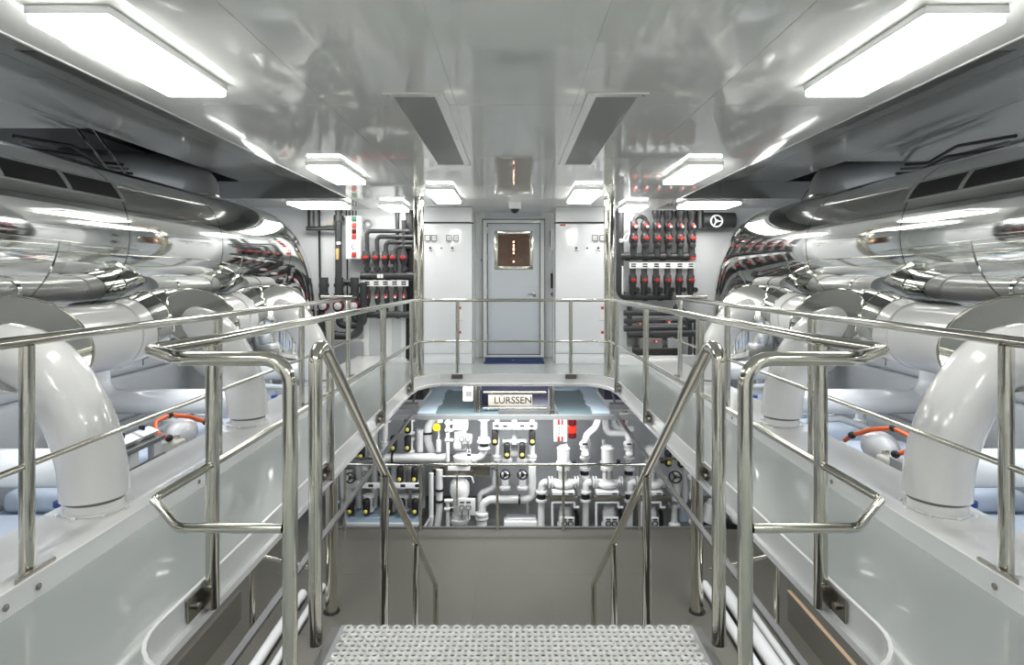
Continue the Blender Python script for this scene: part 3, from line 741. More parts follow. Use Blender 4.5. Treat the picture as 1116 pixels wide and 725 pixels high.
# ================================================================ ENGINE BAYS
def arc_pts(cx, cz, y, R, a0, a1, n):   # plan radius in x-z
    return [(cx - R * math.cos(a0 + (a1 - a0) * k / n), y, cz + R * math.sin(a0 + (a1 - a0) * k / n)) for k in range(n + 1)]
def patch(mb, x0, z0, R, y0, y1, a0, a1, s, th=.006, n=14):
    """curved strip on the duct between angles a0..a1 (0 = towards the walkway, up positive)"""
    vs = []
    for rr in (R, R + th):
        for yy in (y0, y1):
            for k in range(n + 1):
                a = a0 + (a1 - a0) * k / n; vs.append((s * (x0 - rr * math.cos(a)), yy, z0 + rr * math.sin(a)))
    m = n + 1; fs = []
    for k in range(n):
        fs += [(k, k + 1, m + k + 1, m + k), (2 * m + k, 3 * m + k, 3 * m + k + 1, 2 * m + k + 1), (k, 2 * m + k, 2 * m + k + 1, k + 1), (m + k, m + k + 1, 3 * m + k + 1, 3 * m + k)]
    fs += [(0, m, 3 * m, 2 * m), (n, 2 * m + n, 3 * m + n, m + n)]
    return mb.add(vs, fs)
DX, DZ, DR = 3.5, 1.61, .60
RAD = math.radians
for s in (-1, 1):
    w = SIDE[s]
    # ------------------------------------------------ big exhaust duct
    t = thing('exhaust_duct', f'huge mirror-polished round duct above the engine on {w}', 'duct', (s * DX, 4.0, DZ - DR))
    pts = [(s * DX, -1.0, DZ)] + [(s * DX, 7.98 + .85 * math.sin(a), DZ - .85 + .85 * math.cos(a)) for a in [PI / 2 * k / 14 for k in range(15)]] + [(s * DX, 8.83, .10)]
    MB().tube(pts, DR, 72).build('shell', 'mirror', t, ang=60)
    for y in (4.62, 6.1, 7.95): MB().tube([(s * DX, y - .012, DZ), (s * DX, y + .012, DZ)], DR + .003, 72, caps=False).build('weld_seam', 'mirror_small', t, ang=60)
    for y in (3.95, 6.6): patch(MB(), DX, DZ, DR + .001, y - .05, y + .05, RAD(-80), RAD(-8), s, .006, 24).build('clamp_band', 'mirror_small', t, ang=60)
    for y0, y1 in ((4.09, 4.60), (3.54, 4.05), (2.99, 3.50), (2.44, 2.95)):
        g_ = patch(MB(), DX, DZ, DR + .001, y0, y1, RAD(27), RAD(41), s, .004).build('grille_opening', 'dark', t, ang=60)
    fr = MB(); a0, a1 = RAD(26), RAD(42)
    for a in (a0, a1): patch(fr, DX, DZ, DR + .001, 2.40, 4.64, a - RAD(.7), a + RAD(.7), s, .008, 2)
    for y in (4.62, 4.07, 3.52, 2.97): patch(fr, DX, DZ, DR + .001, y - .02, y + .02, a0 + RAD(1.05), a1 - RAD(1.05), s, .010, 6)
    fr.build('grille_rim', 'grey', t, ang=60)
    # ------------------------------------------------ upper void: trunk, pipes, struts
    t = thing('ventilation_trunk', f'round grey trunk elbow rising above the polished duct on {w}', 'duct', (s * 3.75, 7.3, 2.225))
    MB().tube([(s * 3.75, 7.3, 2.225), (s * 3.75, 7.3, 2.43), (s * 4.2, 7.25, 2.55), (s * 5.3, 7.2, 2.62)], .21, 28, fil=.3).build('elbow', 'grey', t)
    MB().torus((s * 3.75, 7.3, 2.27), (0, 0, 1), .216, .012, 28).build('collar', 'steel', t)
    for k, (y, z, r, m) in enumerate(((6.25, 3.05, .06, 'mid'), (6.45, 3.06, .10, 'dark'), (5.0, 3.08, .05, 'mid')) if s < 0 else ((7.1, 3.08, .07, 'mid'), (7.45, 3.05, .08, 'dark'))):
        single(MB().tube([(s * 3.75, y, z), (s * 5.4, y - .2, z + .03)], r, 14), 'deckhead_pipe', m, f'dark crosswise pipe in the roof void above the polished duct on {w}', 'pipe', f'roof void pipes on the {w}')
    for k, y in enumerate((5.6, 5.95) if s < 0 else (7.95,)):
        single(MB().tube([(s * (3.72 + .05 * (k % 2)), y, 2.29), (s * 4.25, y - .28, 3.15)], .011, 8), 'support_rod', 'steel', f'thin steel rod bracing the polished duct in the roof void on {w}', 'rod', f'duct support rods on the {w}')
    t = thing('roof_cable', f'bundle of cables with clips above the polished duct on {w}', 'cable', (s * 3.8, 6, 2.3))
    for k in range(4):
        z = 2.30 + .05 * k
        MB().tube([(s * (3.86 + .05 * k), 4.9, z - .02), (s * (3.9 + .05 * k), 5.6, z + .05 * (k % 2)), (s * (3.98 + .05 * k), 6.1, z - .01), (s * (4.2 + .05 * k), 6.8, z + .1)], .016, 8, fil=.3).build('cable', ('mid', 'dark', 'mid', 'dark')[k], t)
    # ------------------------------------------------ bent pipes with polished jackets
    names = ('nearest the stair, largest in view', 'middle of its row', 'last of its row towards the bulkhead')
    names = ('closest to the stair head', 'middle one of three', 'last of three before the bulkhead')
    for i, y in enumerate((3.2, 5.05, 6.9)):
        t = thing('bent_pipe', f'white bent pipe with polished jacket, {w}, {names[i]}', 'pipe', (s * 2.2, y, .091), f'bent pipes on the {w}')
        th = RAD(43); R = .98
        p = [(s * q[0], q[1], q[2]) for q in arc_pts(3.18, .16, y, R, 0, th, 18)]
        dr = Vector((math.sin(th), 0, math.cos(th))); e = Vector(arc_pts(3.18, .16, y, R, 0, th, 18)[-1]); e2 = e + dr * .02
        MB().tube(p + [(s * 2.555, y, .878), (s * 2.66, y, .908), (s * 2.77, y, .916), (s * 2.86, y, .916)], .157, 40).build('pipe_bend', 'white', t, ang=60)
        MB().lathe((s * 2.2, y, .092), (0, 0, 1), [(0, .150), (.006, .150), (.008, .138), (.05, .138)], 40).build('base_flange', 'white', t)
        MB().lathe((s * 2.2, y, .1425), (0, 0, 1), [(0, .135), (.018, .135)], 40).build('gasket', 'mid', t)
        for k in range(8):
            a = 2 * PI * k / 8
            MB().lathe((s * 2.2 + .166 * math.cos(a), y + .166 * math.sin(a), .0925), (0, 0, 1), [(0, .011), (.012, .011), (.014, .007)], 6).build('bolt', 'curb', t)
        # polished jacket: mitred segments
        q0 = Vector((2.575, y, .95)); q1 = Vector((2.86, y - .03, .965)); q2 = Vector((2.925, y - .15, .94)); q3 = Vector((2.965, y - .33, .895)); q4 = Vector((3.0, y - .51, .86))
        Q = [q0, q1, q2, q3, q4]; RJ = .25
        def ring(P, n, r, seg=48):
            n = n.normalized(); up = Vector((0, 1, 0)); N = (up - n * up.dot(n)).normalized(); B = n.cross(N)
            return N, B
        def section(c0, n0, c1, n1, ax, r, seg=48):
            ax = ax.normalized(); up = Vector((0, 0, 1)); N = (up - ax * up.dot(ax)).normalized(); B = ax.cross(N)
            A_, B_ = [], []
            for j in range(seg):
                d = N * math.cos(2 * PI * j / seg) * r + B * math.sin(2 * PI * j / seg) * r
                for c, n, L in ((c0, n0, A_), (c1, n1, B_)):
                    k = -(d + (c0 - c)).dot(n) / ax.dot(n) if True else 0
                    L.append(c0 + d + ax * ((c - c0 - d).dot(n) / ax.dot(n)))
            return A_, B_
        ns = []
        for k in range(5):
            a = (Q[k] - Q[k - 1]).normalized() if k else (Q[1] - Q[0]).normalized()
            b = (Q[k + 1] - Q[k]).normalized() if k < 4 else a
            ns.append((a + b).normalized())
        ns[0] = Vector((.80, .50, -.25)).normalized(); ns[4] = Vector((0, -1, 0))
        for k in range(4):
            A_, B_ = section(Q[k], ns[k], Q[k + 1], ns[k + 1], Q[k + 1] - Q[k], RJ - .002 * (k == 3))
            A_ = [(s * v.x, v.y, v.z) for v in A_]; B_ = [(s * v.x, v.y, v.z) for v in B_]
            m = MB(); m.rings([A_, B_], caps=True)
            pr = m.build('end_jacket' if k == 0 else 'jacket_segment', 'mirror_small' if k < 3 else 'white', t)
            MB().tube([Vector(v) for v in A_], .007, 6, closed=True).build('seam_ring', 'steel', pr)
    # ------------------------------------------------ longitudinal white pipe, transverse pipes
    t = thing('collector_pipe', f'thick white pipe running lengthwise under the polished duct on {w}', 'pipe', (s * 3.05, 4, .6))
    jx = 3.0 + .02
    for k, (y0, y1) in enumerate(((-1.0, 2.68), (3.58, 4.53), (5.43, 6.38), (7.28, 8.1))):
        MB().tube([(s * 3.0, y0, .86), (s * 3.0, y1, .86)], .245, 40).build('pipe_length', 'white', t, ang=60)
        MB().tube([(s * 3.0, y0 + .3, .86), (s * 3.0, y0 + .33, .86)], .255, 40).build('clamp_band', 'mirror_small', t, ang=60)
    for k, y in enumerate((3.62, 5.56, 7.4)):
        nm = ('first', 'second', 'third')[k]
        single(MB().tube([(s * 2.47, y, .17), (s * 3.8, y, .17), (s * 3.8, y, .70)], .112, 28, fil=.2), 'cross_pipe', 'white', f'{nm} white crosswise pipe from the stair, low over the engine on {w}', 'pipe')
        # upright drop from the collector
    # ------------------------------------------------ engine
    t = thing('marine_engine', f'long white marine engine below the ledge and polished duct on {w}', 'engine', (s * 4.2, 4.8, FLZ + .002))
    MB().box(s * 3.45, s * 5.1, 1.2, 8.0, FLZ + .002, -.62, .05).build('crankcase', 'pale', t)
    MB().box(s * 3.98, s * 5.2, 1.2, 8.0, -.61, .30, .05).build('cylinder_block', 'pale', t)
    c = MB().box(s * 3.95, s * 5.0, 1.2, 8.0, .305, .66, .06); c.build('upper_casing', 'pale', t)
    for y in (2.2, 3.9, 5.1, 5.9, 7.4):
        MB().lathe((s * 3.948, y, .50), (-s, 0, 0), [(0, .05), (.004, .05)], 18).build('port', 'ink', t)
        MB().box(s * 3.93, s * 3.948, y + .14, y + .24, .42, .58, .006).build('latch', 'beige', t)
    for y in (1.6, 3.0, 4.55, 6.5): MB().box(s * 3.942, s * 3.95, y, y + .01, .36, .62).build('panel_joint', 'mid', t)
    for k in range(8):
        y = 1.75 + .82 * k
        h = MB().box(s * 2.62, s * 3.42, y - .33, y + .33, -.62, -.24, .05).build('head_block', 'head', t)
        MB().box(s * 2.70, s * 3.34, y - .25, y + .25, -.239, -.10, .05).build('rocker_cover', 'rocker', h)
        busy = abs(y - (4.98 if s < 0 else 4.55)) < .6 or (s < 0 and 3.5 < y < 5.0) or (s > 0 and 3.4 < y < 4.4)
        for dx, dy, hh in () if busy else ((2.80, -.16, .10), (3.05, .10, .14), (3.25, -.1, .12)):
            MB().lathe((s * dx, y + dy, -.099), (0, 0, 1), [(0, .06), (hh * .5, .06), (hh * .55, .045), (hh, .045), (hh + .01, .02)], 16).build('cap', 'machine', h)
        if busy: continue
        MB().lathe((s * 2.72, y + .27, -.23), (0, 0, 1), [(0, .035), (.16, .035)], 12).build('filler', 'machine', h)
        MB().lathe((s * 2.72, y + .27, -.07), (0, 0, 1), [(0, .038), (.03, .038)], 12).build('filler_band', 'bluefluid', h)
        MB().tube([(s * 2.66, y - .30, -.2), (s * 2.66, y - .30, .0), (s * 2.95, y - .30, .02), (s * 3.3, y - .30, -.12)], .03, 10, fil=.08).build('fuel_line', 'machine', h)
    MB().box(s * 3.44, s * 3.6, 1.3, 8.0, -.61, -.05, .03).build('side_rail', 'grey', t)
    MB().tube([(s * 3.56, 1.3, .0), (s * 3.56, 8.0, .0)], .012, 8).build('wiring_rail', 'mid', t)
    # tray and hoses over the engine
    if s < 0:
        t = thing('side_tray', 'dark service tray on white feet beside the engine, next to a white bent pipe', 'tray', (-2.72, 4.2, -.098))
        MB().box(-2.86, -2.60, 3.85, 4.55, .095, .13, .006).build('tray_top', 'mid', t)
        for y in (3.92, 4.2, 4.48): MB().box(-2.66, -2.61, y - .05, y + .05, -.098, .094, .004).build('foot', 'machine', t)
        MB().box(-2.608, -2.595, 3.85, 4.55, -.03, .0).build('lower_edge', 'mid', t)
        for y, l in ((3.97, .16), (4.2, .2), (4.43, .18)):
            o = thing('white_bracket', 'folded white bracket lying on the dark service tray', 'bracket', (-2.74, y, .131), 'brackets on the service tray')
            MB().extrude([(-2.82, y - l / 2, .132), (-2.66, y - l / 2, .132), (-2.63, y - l / 2, .17), (-2.70, y - l / 2, .20), (-2.79, y - l / 2, .165)], (0, l, 0)).build('body', 'machine', o)
            MB().cyl((-2.70, y, .19), (-2.70, y, .225), .02, seg=10).build('nipple', 'dark', o)
    yh = 4.98 if s < 0 else 4.55
    t = thing('sensor_unit', f'white rounded engine unit under the orange hose on {w}', 'engine unit', (s * 2.75, yh, -.1))
    MB().ball((s * 2.75, yh + .06, .02), .17, .7, 1, .68).build('cover', 'machine', t)
    MB().box(s * 2.60, s * 2.72, yh - .28, yh - .13, -.098, .028, .02).build('connector', 'beige', t)
    MB().cyl((s * 2.66, yh - .16, .026), (s * 2.66, yh - .16, .06), .022, seg=12).build('valve_cap', 'steel', t)
    t = thing('orange_hose', f'looped bright orange hose over the engine on {w}', 'hose', (s * 2.75, yh, .0))
    lp = [(s * 2.66, yh - .27, .06), (s * 2.72, yh - .33, .10), (s * 2.80, yh - .22, .17), (s * 2.78, yh - .05, .19), (s * 2.68, yh + .06, .15), (s * 2.60, yh + .17, .08), (s * 2.58, yh + .24, .02)]
    MB().tube(lp, .017, 10, fil=.10).build('hose', 'orange', t)
    for a in (lp[3], lp[0], lp[5]):
        a = Vector(a); MB().ball(a, .028, 1, 1.2, 1).build('clamp', 'ink', t)
    if s > 0:
        o = thing('side_shield', 'bent grey shield plate beside the engine behind a white bent pipe', 'plate', (2.66, 3.98, -.1))
        MB().box(2.58, 2.60, 3.75, 4.22, -.10, .06, .004).build('plate', 'grey', o); MB().box(2.60, 2.72, 3.75, 3.77, -.10, .06).build('flange', 'pale', o)
        o = thing('bottle_gauge', 'slim white sensor post with dark tip beside the grey shield plate', 'sensor', (2.8, 3.84, -.098))
        MB().cyl((2.80, 3.84, -.098), (2.80, 3.84, .12), .02, seg=12).build('post', 'machine', o); MB().cyl((2.80, 3.84, .121), (2.80, 3.84, .17), .018, seg=12).build('tip', 'ink', o)
# ================================================================ LOWER MACHINERY SPACE
DL = 9.0
k9 = DL / F          # metres per picture unit at that depth
def L(px, py, d=DL): return at(px, py, d)
def flange(mb, c, ax, r, th=.03):
    c = Vector(c); a = Vector(ax).normalized(); return mb.lathe(c - a * th / 2, a, [(0, r), (th, r)], 18)
def flanges_on(parent, items, m='machine'):
    for px, py, d, ax, r in items:
        flange(MB(), L(px, py, d), ax, r).build('flange', m, parent)
def pipe_thing(name, pts, r, label, d=DL, m='machine', fl=(), fil=.08, group=None, cat='pipe', clips=()):
    q = [L(p[0], p[1], p[2] if len(p) > 2 else d) for p in pts]
    t = thing(name, label, cat, min(q, key=lambda v: v.z), group)
    MB().tube(q, r, 18, fil=fil).build('pipe_run', m, t)
    flanges_on(t, fl)
    for px, py, ax in clips: flange(MB(), L(px, py, d), ax, r + .012, .03).build('pipe_clip', 'ink', t)
    return t
Zx, Zy, Zz = (1, 0, 0), (0, 1, 0), (0, 0, 1)
BASE = -2.42
def yb(d): return PCY + (EYE - BASE) / d * F     # picture row of the bilge plate at depth d
# ---------------------------------------------------------------- chrome service rail on the floor edge
DRL = 8.44
t = thing('service_rail', 'low chrome rail along the floor edge in front of the pumps and valves', 'railing', L(540, 577, DRL))
MB().tube([L(366, 506.5, DRL), L(706, 506.5, DRL)], .019, 12).build('top_tube', 'steel', t)
for px in (376, 458, 542, 614, 697):
    p = L(px, 507, DRL); MB().cyl(p, (p.x, p.y, FLZ + .001), .019, seg=12).build('post', 'steel', t)
# ---------------------------------------------------------------- valves
def valve(px, py, desc, d=DL, knob='ylw_pale', lo=.2, hi=.2, pipe=True):
    """black rounded actuator with a yellow knob, in front of a white pipe stub"""
    c = L(px, py, d); t = thing('butterfly_valve', desc, 'valve', c - Vector((0, 0, .16)), 'black valves with yellow knobs')
    MB().box(c.x - .048, c.x + .048, c.y - .06, c.y + .06, c.z - .075, c.z + .17, .04).build('actuator', 'ink', t)
    MB().ball(c + Vector((0, -.075, 0)), .030).build('knob', knob, t)
    if pipe:
        MB().cyl((c.x + .0, c.y + .13, c.z - lo - .02), (c.x, c.y + .13, c.z + hi + .02), .055, seg=18).build('body_pipe', 'machine', t)
        for dz in (-lo, hi): flange(MB(), (c.x, c.y + .13, c.z + dz), Zz, .085, .035).build('flange', 'machine', t)
for px, py, ds in ((394, 496, 'lone black valve with yellow knob, highest and outermost beside the curb'), (429, 487, 'lower-set black valve with yellow knob beside a stacked pair'),
                   (444.5, 467, 'upper black valve of the stacked pair with yellow knobs'), (444.5, 487, 'lower black valve of the stacked pair with yellow knobs'),
                   (436, 521, 'black yellow-knobbed valve just above the white strip, near the handrail'), (452, 521, 'black yellow-knobbed valve above the white strip, beside the rail post'),
                   (382, 556, 'black yellow-knobbed valve under the white strip, outermost over the pale blue tray'), (399.5, 556, 'black yellow-knobbed valve under the white strip, second over the blue tray'),
                   (424, 556, 'black yellow-knobbed valve under the white strip, behind the handrail post'), (438, 556, 'black yellow-knobbed valve under the white strip, next to the last'), (452.5, 556, 'black yellow-knobbed valve under the white strip, last by the rail post'),
                   (539.5, 480, 'high black valve on the four-valve rack, beside the flanged column'), (552.6, 494.5, 'low black valve on the four-valve rack, nearer the flanged column'),
                   (569, 494.5, 'low black valve on the four-valve rack, nearer the red alarm lamp'), (580, 480, 'high black valve on the four-valve rack, beside the striped alarm box'),
                   (722, 484, 'large black valve with yellow knob beyond the pump risers'), (728, 503, 'black yellow-knobbed valve half behind the stair handrail top'), (742, 504, 'small black yellow-knobbed valve closest to the valve-side curb')):
    valve(px, py, ds, d=DL if px != 424 else DL + .03, pipe=px not in (429, 382, 539.5, 580, 722, 728, 742), lo=.04 if py == 556 else .09 if px in (394, 444.5) else .13 if px in (552.6, 569) else .17, hi=.09 if px in (444.5, 436, 452) else .16)
def tag_strip(px0, px1, py, h, tags, label, d=DL - .12):
    t = thing('label_strip', label, 'label strip', L((px0 + px1) / 2, py, d))
    pbox(MB(), px0, px1, py - h / 2, py + h / 2, d, .02, .002).build('strip', 'curb', t)
    for x in tags: pbox(MB(), x - 2.6, x + 2.6, py - 1.5, py + 1.5, d - .002, .0019).build('printed_tag', 'ink', t)
tag_strip(393, 457, 529.5, 6, (404, 439, 455), 'long white strip with black tags between two rows of yellow-knobbed valves')
tag_strip(537.5, 585, 464.5, 7, (541.5, 550.5, 569, 579.5), 'white strip with black tags across the four-valve rack')
# black manifolds behind the lower rows
for py, nm in ((545, 'lower'), (514, 'upper')):
    pipe_thing('black_header', [(372, py, 9.5), (462, py, 9.5)], .06, f'dark {nm} header pipe behind the yellow-knobbed valves', m='mid')
for x in (374, 391, 408, 430, 445.5, 460):
    single(MB().cyl(L(x, 505, 9.3), L(x, 553, 9.3), .05, seg=16), 'branch_pipe', 'pale', 'pale upright branch pipe behind the rows of yellow-knobbed valves', 'pipe', 'branch pipes behind the valves')
t = thing('drip_tray', 'pale blue drip tray under the lower row of yellow-knobbed valves', 'tray', L(414, 573, 8.9))
pbox(MB(), 374, 456, 565, 571, 8.95, .5).build('tray_body', mat('tray_blue', (158, 178, 194), .4), t); pbox(MB(), 374, 456, 571.2, 573.6, 8.9, .56).build('tray_lip', 'pale', t)
# left elbow and fin plate
pipe_thing('elbow_pipe', [(346, 533), (358, 531), (363, 538), (364, 577)], .055, 'white flanged elbow pipe at the outer end, beside the black handwheel', fl=((361.5, 543, DL, Zz, .095), (362.5, 548, DL, Zz, .095), (350, 532, DL, Zx, .085)), fil=.12)
t = thing('gate_valve', 'white gate valve with black handwheel and tapering plate near the outer elbow', 'valve', L(380, 548, 9.05))
MB().extrude([L(370, 514, 9.1), L(383, 514, 9.1), L(384, 548, 9.1), L(376, 549, 9.1), L(372, 540, 9.1)], (0, .08, 0)).build('plate', 'machine', t)
c = L(381.5, 521, 8.85); MB().cyl(c, c + Vector((0, .25, 0)), .014).build('spindle', 'mid', t); handwheel(t, c, .072, .011, 'ink')
pbox(MB(), 379, 392, 526, 533, 9.0, .1, .01).build('bonnet', 'pale', t)
t = thing('gate_valve', 'small handwheel valve half hidden behind the white frame bar', 'valve', L(398, 522, 9.05))
c = L(398, 516.5, 8.9); MB().cyl(c, c + Vector((0, .2, 0)), .014).build('spindle', 'mid', t); handwheel(t, c, .045, .009, 'mid'); MB().cyl(L(398, 522, 9.05), L(398, 508, 9.05), .05).build('body', 'machine', t)
# flanged spool upper left
pipe_thing('spool_pipe', [(419.5, 456), (419.5, 493)], .045, 'short white flanged spool pipe above the long horizontal pipe', fl=((419.5, 459, DL, Zz, .085), (419.5, 481, DL, Zz, .07), (419.5, 490.5, DL, Zz, .07), (419.5, 484, DL, Zz, .065)))
single(pbox(MB(), 405, 412, 462, 492, 9.05, .1, .02), 'valve_block', 'machine', 'narrow white valve block between the curb and the flanged spool pipe', 'valve block')
for x, y in ((400, 505), (388, 505)): pass
# long pipe and bend
pipe_thing('bilge_pipe', [(404, 499), (470, 499), (486, 499)], .066, 'thick white horizontal pipe above the chrome rail, running to the box strainer', clips=((428, 499, Zx),))
pipe_thing('bend_pipe', [(487, 452), (472, 456), (466.5, 466), (466, 480), (470, 492), (478, 499)], .06, 'white bowed pipe beside the yellow disc wheel', d=9.16, clips=((466, 472, (0, 0, 1)),), fil=.12)
single(MB().cyl(L(479.5, 452, 8.95), L(479.5, 460, 8.95), .045), 'pipe_stub', 'machine', 'white pipe stub directly above the yellow disc wheel', 'pipe')
t = thing('disc_valve', 'bright yellow disc wheel on a slim valve with grey cylinder below', 'valve', L(478, 497, 8.9))
c = L(476, 466, 8.85); MB().lathe(c, (0, -1, 0), [(0, .05), (.012, .056), (.02, .05), (.02, .015), (.03, .012)], 20).build('disc_wheel', 'yellow', t)
MB().cyl(c, c + Vector((0, .12, 0)), .014).build('spindle', 'mid', t)
MB().lathe(L(478, 492.5, 8.97), Zz, [(0, .03), (.01, .042), (.16, .042), (.18, .02), (.32, .012)], 16).build('cylinder', 'pale', t)
single(MB().tube([L(457.5, 468, 9.1), L(457.5, 492, 9.1)], .05, 16), 'branch_pipe', 'pale', 'ribbed pale pipe behind the stacked valve pair', 'pipe')
# ---------------------------------------------------------------- box strainer on the shelf
t = thing('box_strainer', 'white box strainer with two round gauges above the chrome rail', 'strainer', L(503, 505, 8.9))
pbox(MB(), 493, 510, 454.5, 470, 8.95, .25, .03).build('cover', 'machine', t)
pbox(MB(), 496.5, 506.5, 457.5, 467, 8.942, .02, .006).build('cover_panel', 'machine', t)
pbox(MB(), 495, 508, 470.5, 492, 8.98, .2, .03).build('casing', 'machine', t)
MB().lathe(L(498.5, 488, 8.93), Zz, [(0, .06), (.06, .06), (.09, .045), (.1, 0)], 16).build('bowl', 'machine', t)
MB().lathe(L(505, 504.5, 9.0), Zz, [(0, .13), (.06, .15), (.10, .15), (.14, .11)], 22).build('bottom_flange', 'machine', t)
pbox(MB(), 499, 514, 474, 484, 8.90, .06, .006).build('gauge_board', 'machine', t)
for px in (503, 510):
    c = L(px, 478.5, 8.885); g_ = MB().torus(c, Zy, .034, .007, 20, 8).build('gauge_rim', 'mid', t)
    MB().lathe(c + Vector((0, .01, 0)), (0, -1, 0), [(0, .032), (.004, .032)], 18).build('gauge_face', 'paper', g_)
    MB().cyl(L(px, 482, 8.9), L(px + 1, 490, 8.9), .009, seg=8).build('gauge_line', 'mid', t)
for px, py, r in ((488, 0, .03),): MB().tube([L(488, 457, 8.93), L(488, 503, 8.93)], .028, 14).build('side_pipe', 'machine', t)
for py in (461, 469, 480): MB().tube([L(485, py, 8.92), L(494, py, 8.92)], .026, 12).build('cross_fitting', 'machine', t)
for py in (480, 470): flange(MB(), L(488, py, 8.93), Zz, .036, .03).build('collar', 'mid', t)
pbox(MB(), 509, 513, 490, 494, 8.9, .02).build('warning_plate', 'paper', t); pbox(MB(), 510.3, 511.8, 491, 493.5, 8.898, .0015).build('warning_mark', 'ink', t)
MB().box(L(509.5, 0).x, L(513.5, 0).x, 8.9, 8.92, L(0, 497, 8.9).z, L(0, 495.3, 8.9).z).build('black_plate', 'ink', t)
t = thing('machine_shelf', 'dark steel shelf with a tilted white plate carrying the box strainer', 'shelf', L(505, 520, 8.9))
pbox(MB(), 470, 534, 507.5, 519, 9.05, .6, .004).build('beam', 'brushed', t)
pbox(MB(), 488, 512, 509, 513, 8.9, .09).build('white_plate', 'paper', t)
# flanged column and elbow
fcol = pipe_thing('flanged_column', [(527.5, 455), (527.5, 492), (524, 498), (516, 500.5), (510.5, 500.5)], .05, 'white flanged column with black joint beside the box strainer', d=8.98,
           fl=((527.5, 456.5, 8.98, Zz, .09), (527.5, 478, 8.98, Zz, .085), (527.5, 481, 8.98, Zz, .1), (527.5, 488, 8.98, Zz, .09), (516, 500.5, 8.98, Zx, .075), (518.5, 500.5, 8.98, Zx, .075)), fil=.06)
MB().lathe(L(527.5, 486.3, 8.98), Zz, [(0, .062), (.045, .062)], 18).build('rubber_joint', 'ink', fcol)
# ---------------------------------------------------------------- four-valve rack risers
for k, (px, y1) in enumerate(((541.5, 505), (560.5, 484), (580, 505))):
    pipe_thing('riser_pipe', [(px, 452, 9.12), (px, y1, 9.12)], .04, ('white riser of the four-valve rack beside the flanged column', 'short middle white riser of the four-valve rack', 'white riser of the four-valve rack beside the alarm box')[k],
               fl=(((px, 497, 9.12, Zz, .07), (px, 500, 9.12, Zz, .07)) if y1 > 490 else ()))
single(pbox(MB(), 547, 574, 486, 498, 9.22, .1, .01), 'rack_body', 'pale', 'pale valve chest between the two low black valves of the rack', 'valve chest')
for px, ds in ((550.5, 'black spoked handwheel below the low valve nearer the flanged column'), (569.5, 'black spoked handwheel below the low valve nearer the alarm box')):
    t = thing('gate_valve', ds, 'valve', L(px, 530, 8.95)); c = L(px, 517.5, 8.88); handwheel(t, c, .068, .012, 'ink'); MB().cyl(c, c + Vector((0, .12, 0)), .016).build('spindle', 'mid', t)
    MB().lathe(L(px, 533, 9.02), Zz, [(0, .08), (.03, .08), (.05, .05), (.2, .05), (.23, .075), (.25, .075)], 16).build('body', 'machine', t)
t = pipe_thing('return_pipe', [(580, 508.5, 9.05), (580, 541, 9.05), (574, 544.5, 9.05), (534, 544.5, 9.05), (526, 549, 9.05), (525, 566, 9.05)], .058, 'thick white return pipe bending twice below the four-valve rack', clips=((566, 544.5, Zx),), fil=.14,
               fl=((525, 560, 9.05, Zz, .10), (525, 564, 9.05, Zz, .10)))
single(MB().lathe(L(525, 572, 9.05), Zz, [(0, .08), (.07, .08)], 18), 'pipe_flange', 'machine', 'white flanged foot under the return pipe', 'pipe')
single(MB().tube([L(539, 510, 9.22), L(539, 531, 9.22), L(531, 535, 9.2), L(523, 538, 9.2), L(523, 555, 9.2)], .045, 14, fil=.1), 'offset_pipe', 'pale', 'pale offset pipe behind the thick white return pipe', 'pipe')
single(MB().tube([L(575, 548, 9.3), L(575, 577, 9.3)], .022, 12), 'drain_pipe', 'pale', 'thin pale drain pipe behind the return pipe bend', 'pipe')
t = thing('sea_chest', 'low white rounded chest at the floor edge below the four-valve rack', 'valve chest', L(566, 577, 9.1)); pbox(MB(), 549, 586, 568, 580, 9.0, .24, .03).build('body', 'machine', t); pbox(MB(), 552, 584, 566, 567.8, 9.02, .2, .004).build('lid', 'pale', t)
# ---------------------------------------------------------------- lower tank strainer
t = thing('tank_strainer', 'domed white tank strainer with two gauges below the steel shelf', 'strainer', L(501, 577, 9.0))
MB().lathe(L(501, 571, 9.0), Zz, [(0, .06), (.02, .13), (.06, .155), (.09, .155), (.09, .125), (.40, .125), (.46, .145), (.50, .145), (.60, .14), (.65, .10), (.665, .0)], 28).build('tank', 'machine', t)
for dx in (-7, 7): MB().cyl(L(501 + dx, 578, 9.0), L(501 + dx, 570, 9.0), .018).build('leg', 'machine', t)
MB().cyl(L(498, 551, 8.83), L(498, 519, 8.83), .012).build('lift_rod', 'steel', t)
pbox(MB(), 499, 518, 544, 562, 8.84, .05, .006).build('gauge_board', 'machine', t)
for px in (503.5, 510.5):
    c = L(px, 553, 8.825); g_ = MB().torus(c, Zy, .034, .007, 20, 8).build('gauge_rim', 'mid', t); MB().lathe(c + Vector((0, .01, 0)), (0, -1, 0), [(0, .032), (.004, .032)], 18).build('gauge_face', 'paper', g_)
    MB().cyl(L(px, 557, 8.83), L(px, 566, 8.85), .009, seg=8).build('gauge_line', 'mid', t)
    pbox(MB(), px - 2.4, px + 2.4, 547, 548.6, 8.838, .002).build('black_plate', 'ink', t)
MB().tube([L(488, 545, 8.9), L(488, 577, 8.9)], .03, 12).build('side_pipe', 'machine', t)
for py in (546, 555): MB().tube([L(484.5, py, 8.89), L(494, py, 8.89)], .03, 12).build('cross_fitting', 'machine', t)
MB().lathe(L(492, 555.5, 8.82), (0, -1, 0), [(0, .025), (.03, .025)], 12).build('black_plug', 'ink', t)
t = thing('hanger_bracket', 'thin white hanger bracket over the domed tank strainer', 'bracket', L(501, 524, 8.9)); MB().tube([L(482, 519.5, 8.9), L(514, 519.5, 8.9), L(516, 526, 8.9)], .012, 8, fil=.03).build('arm', 'pale', t)
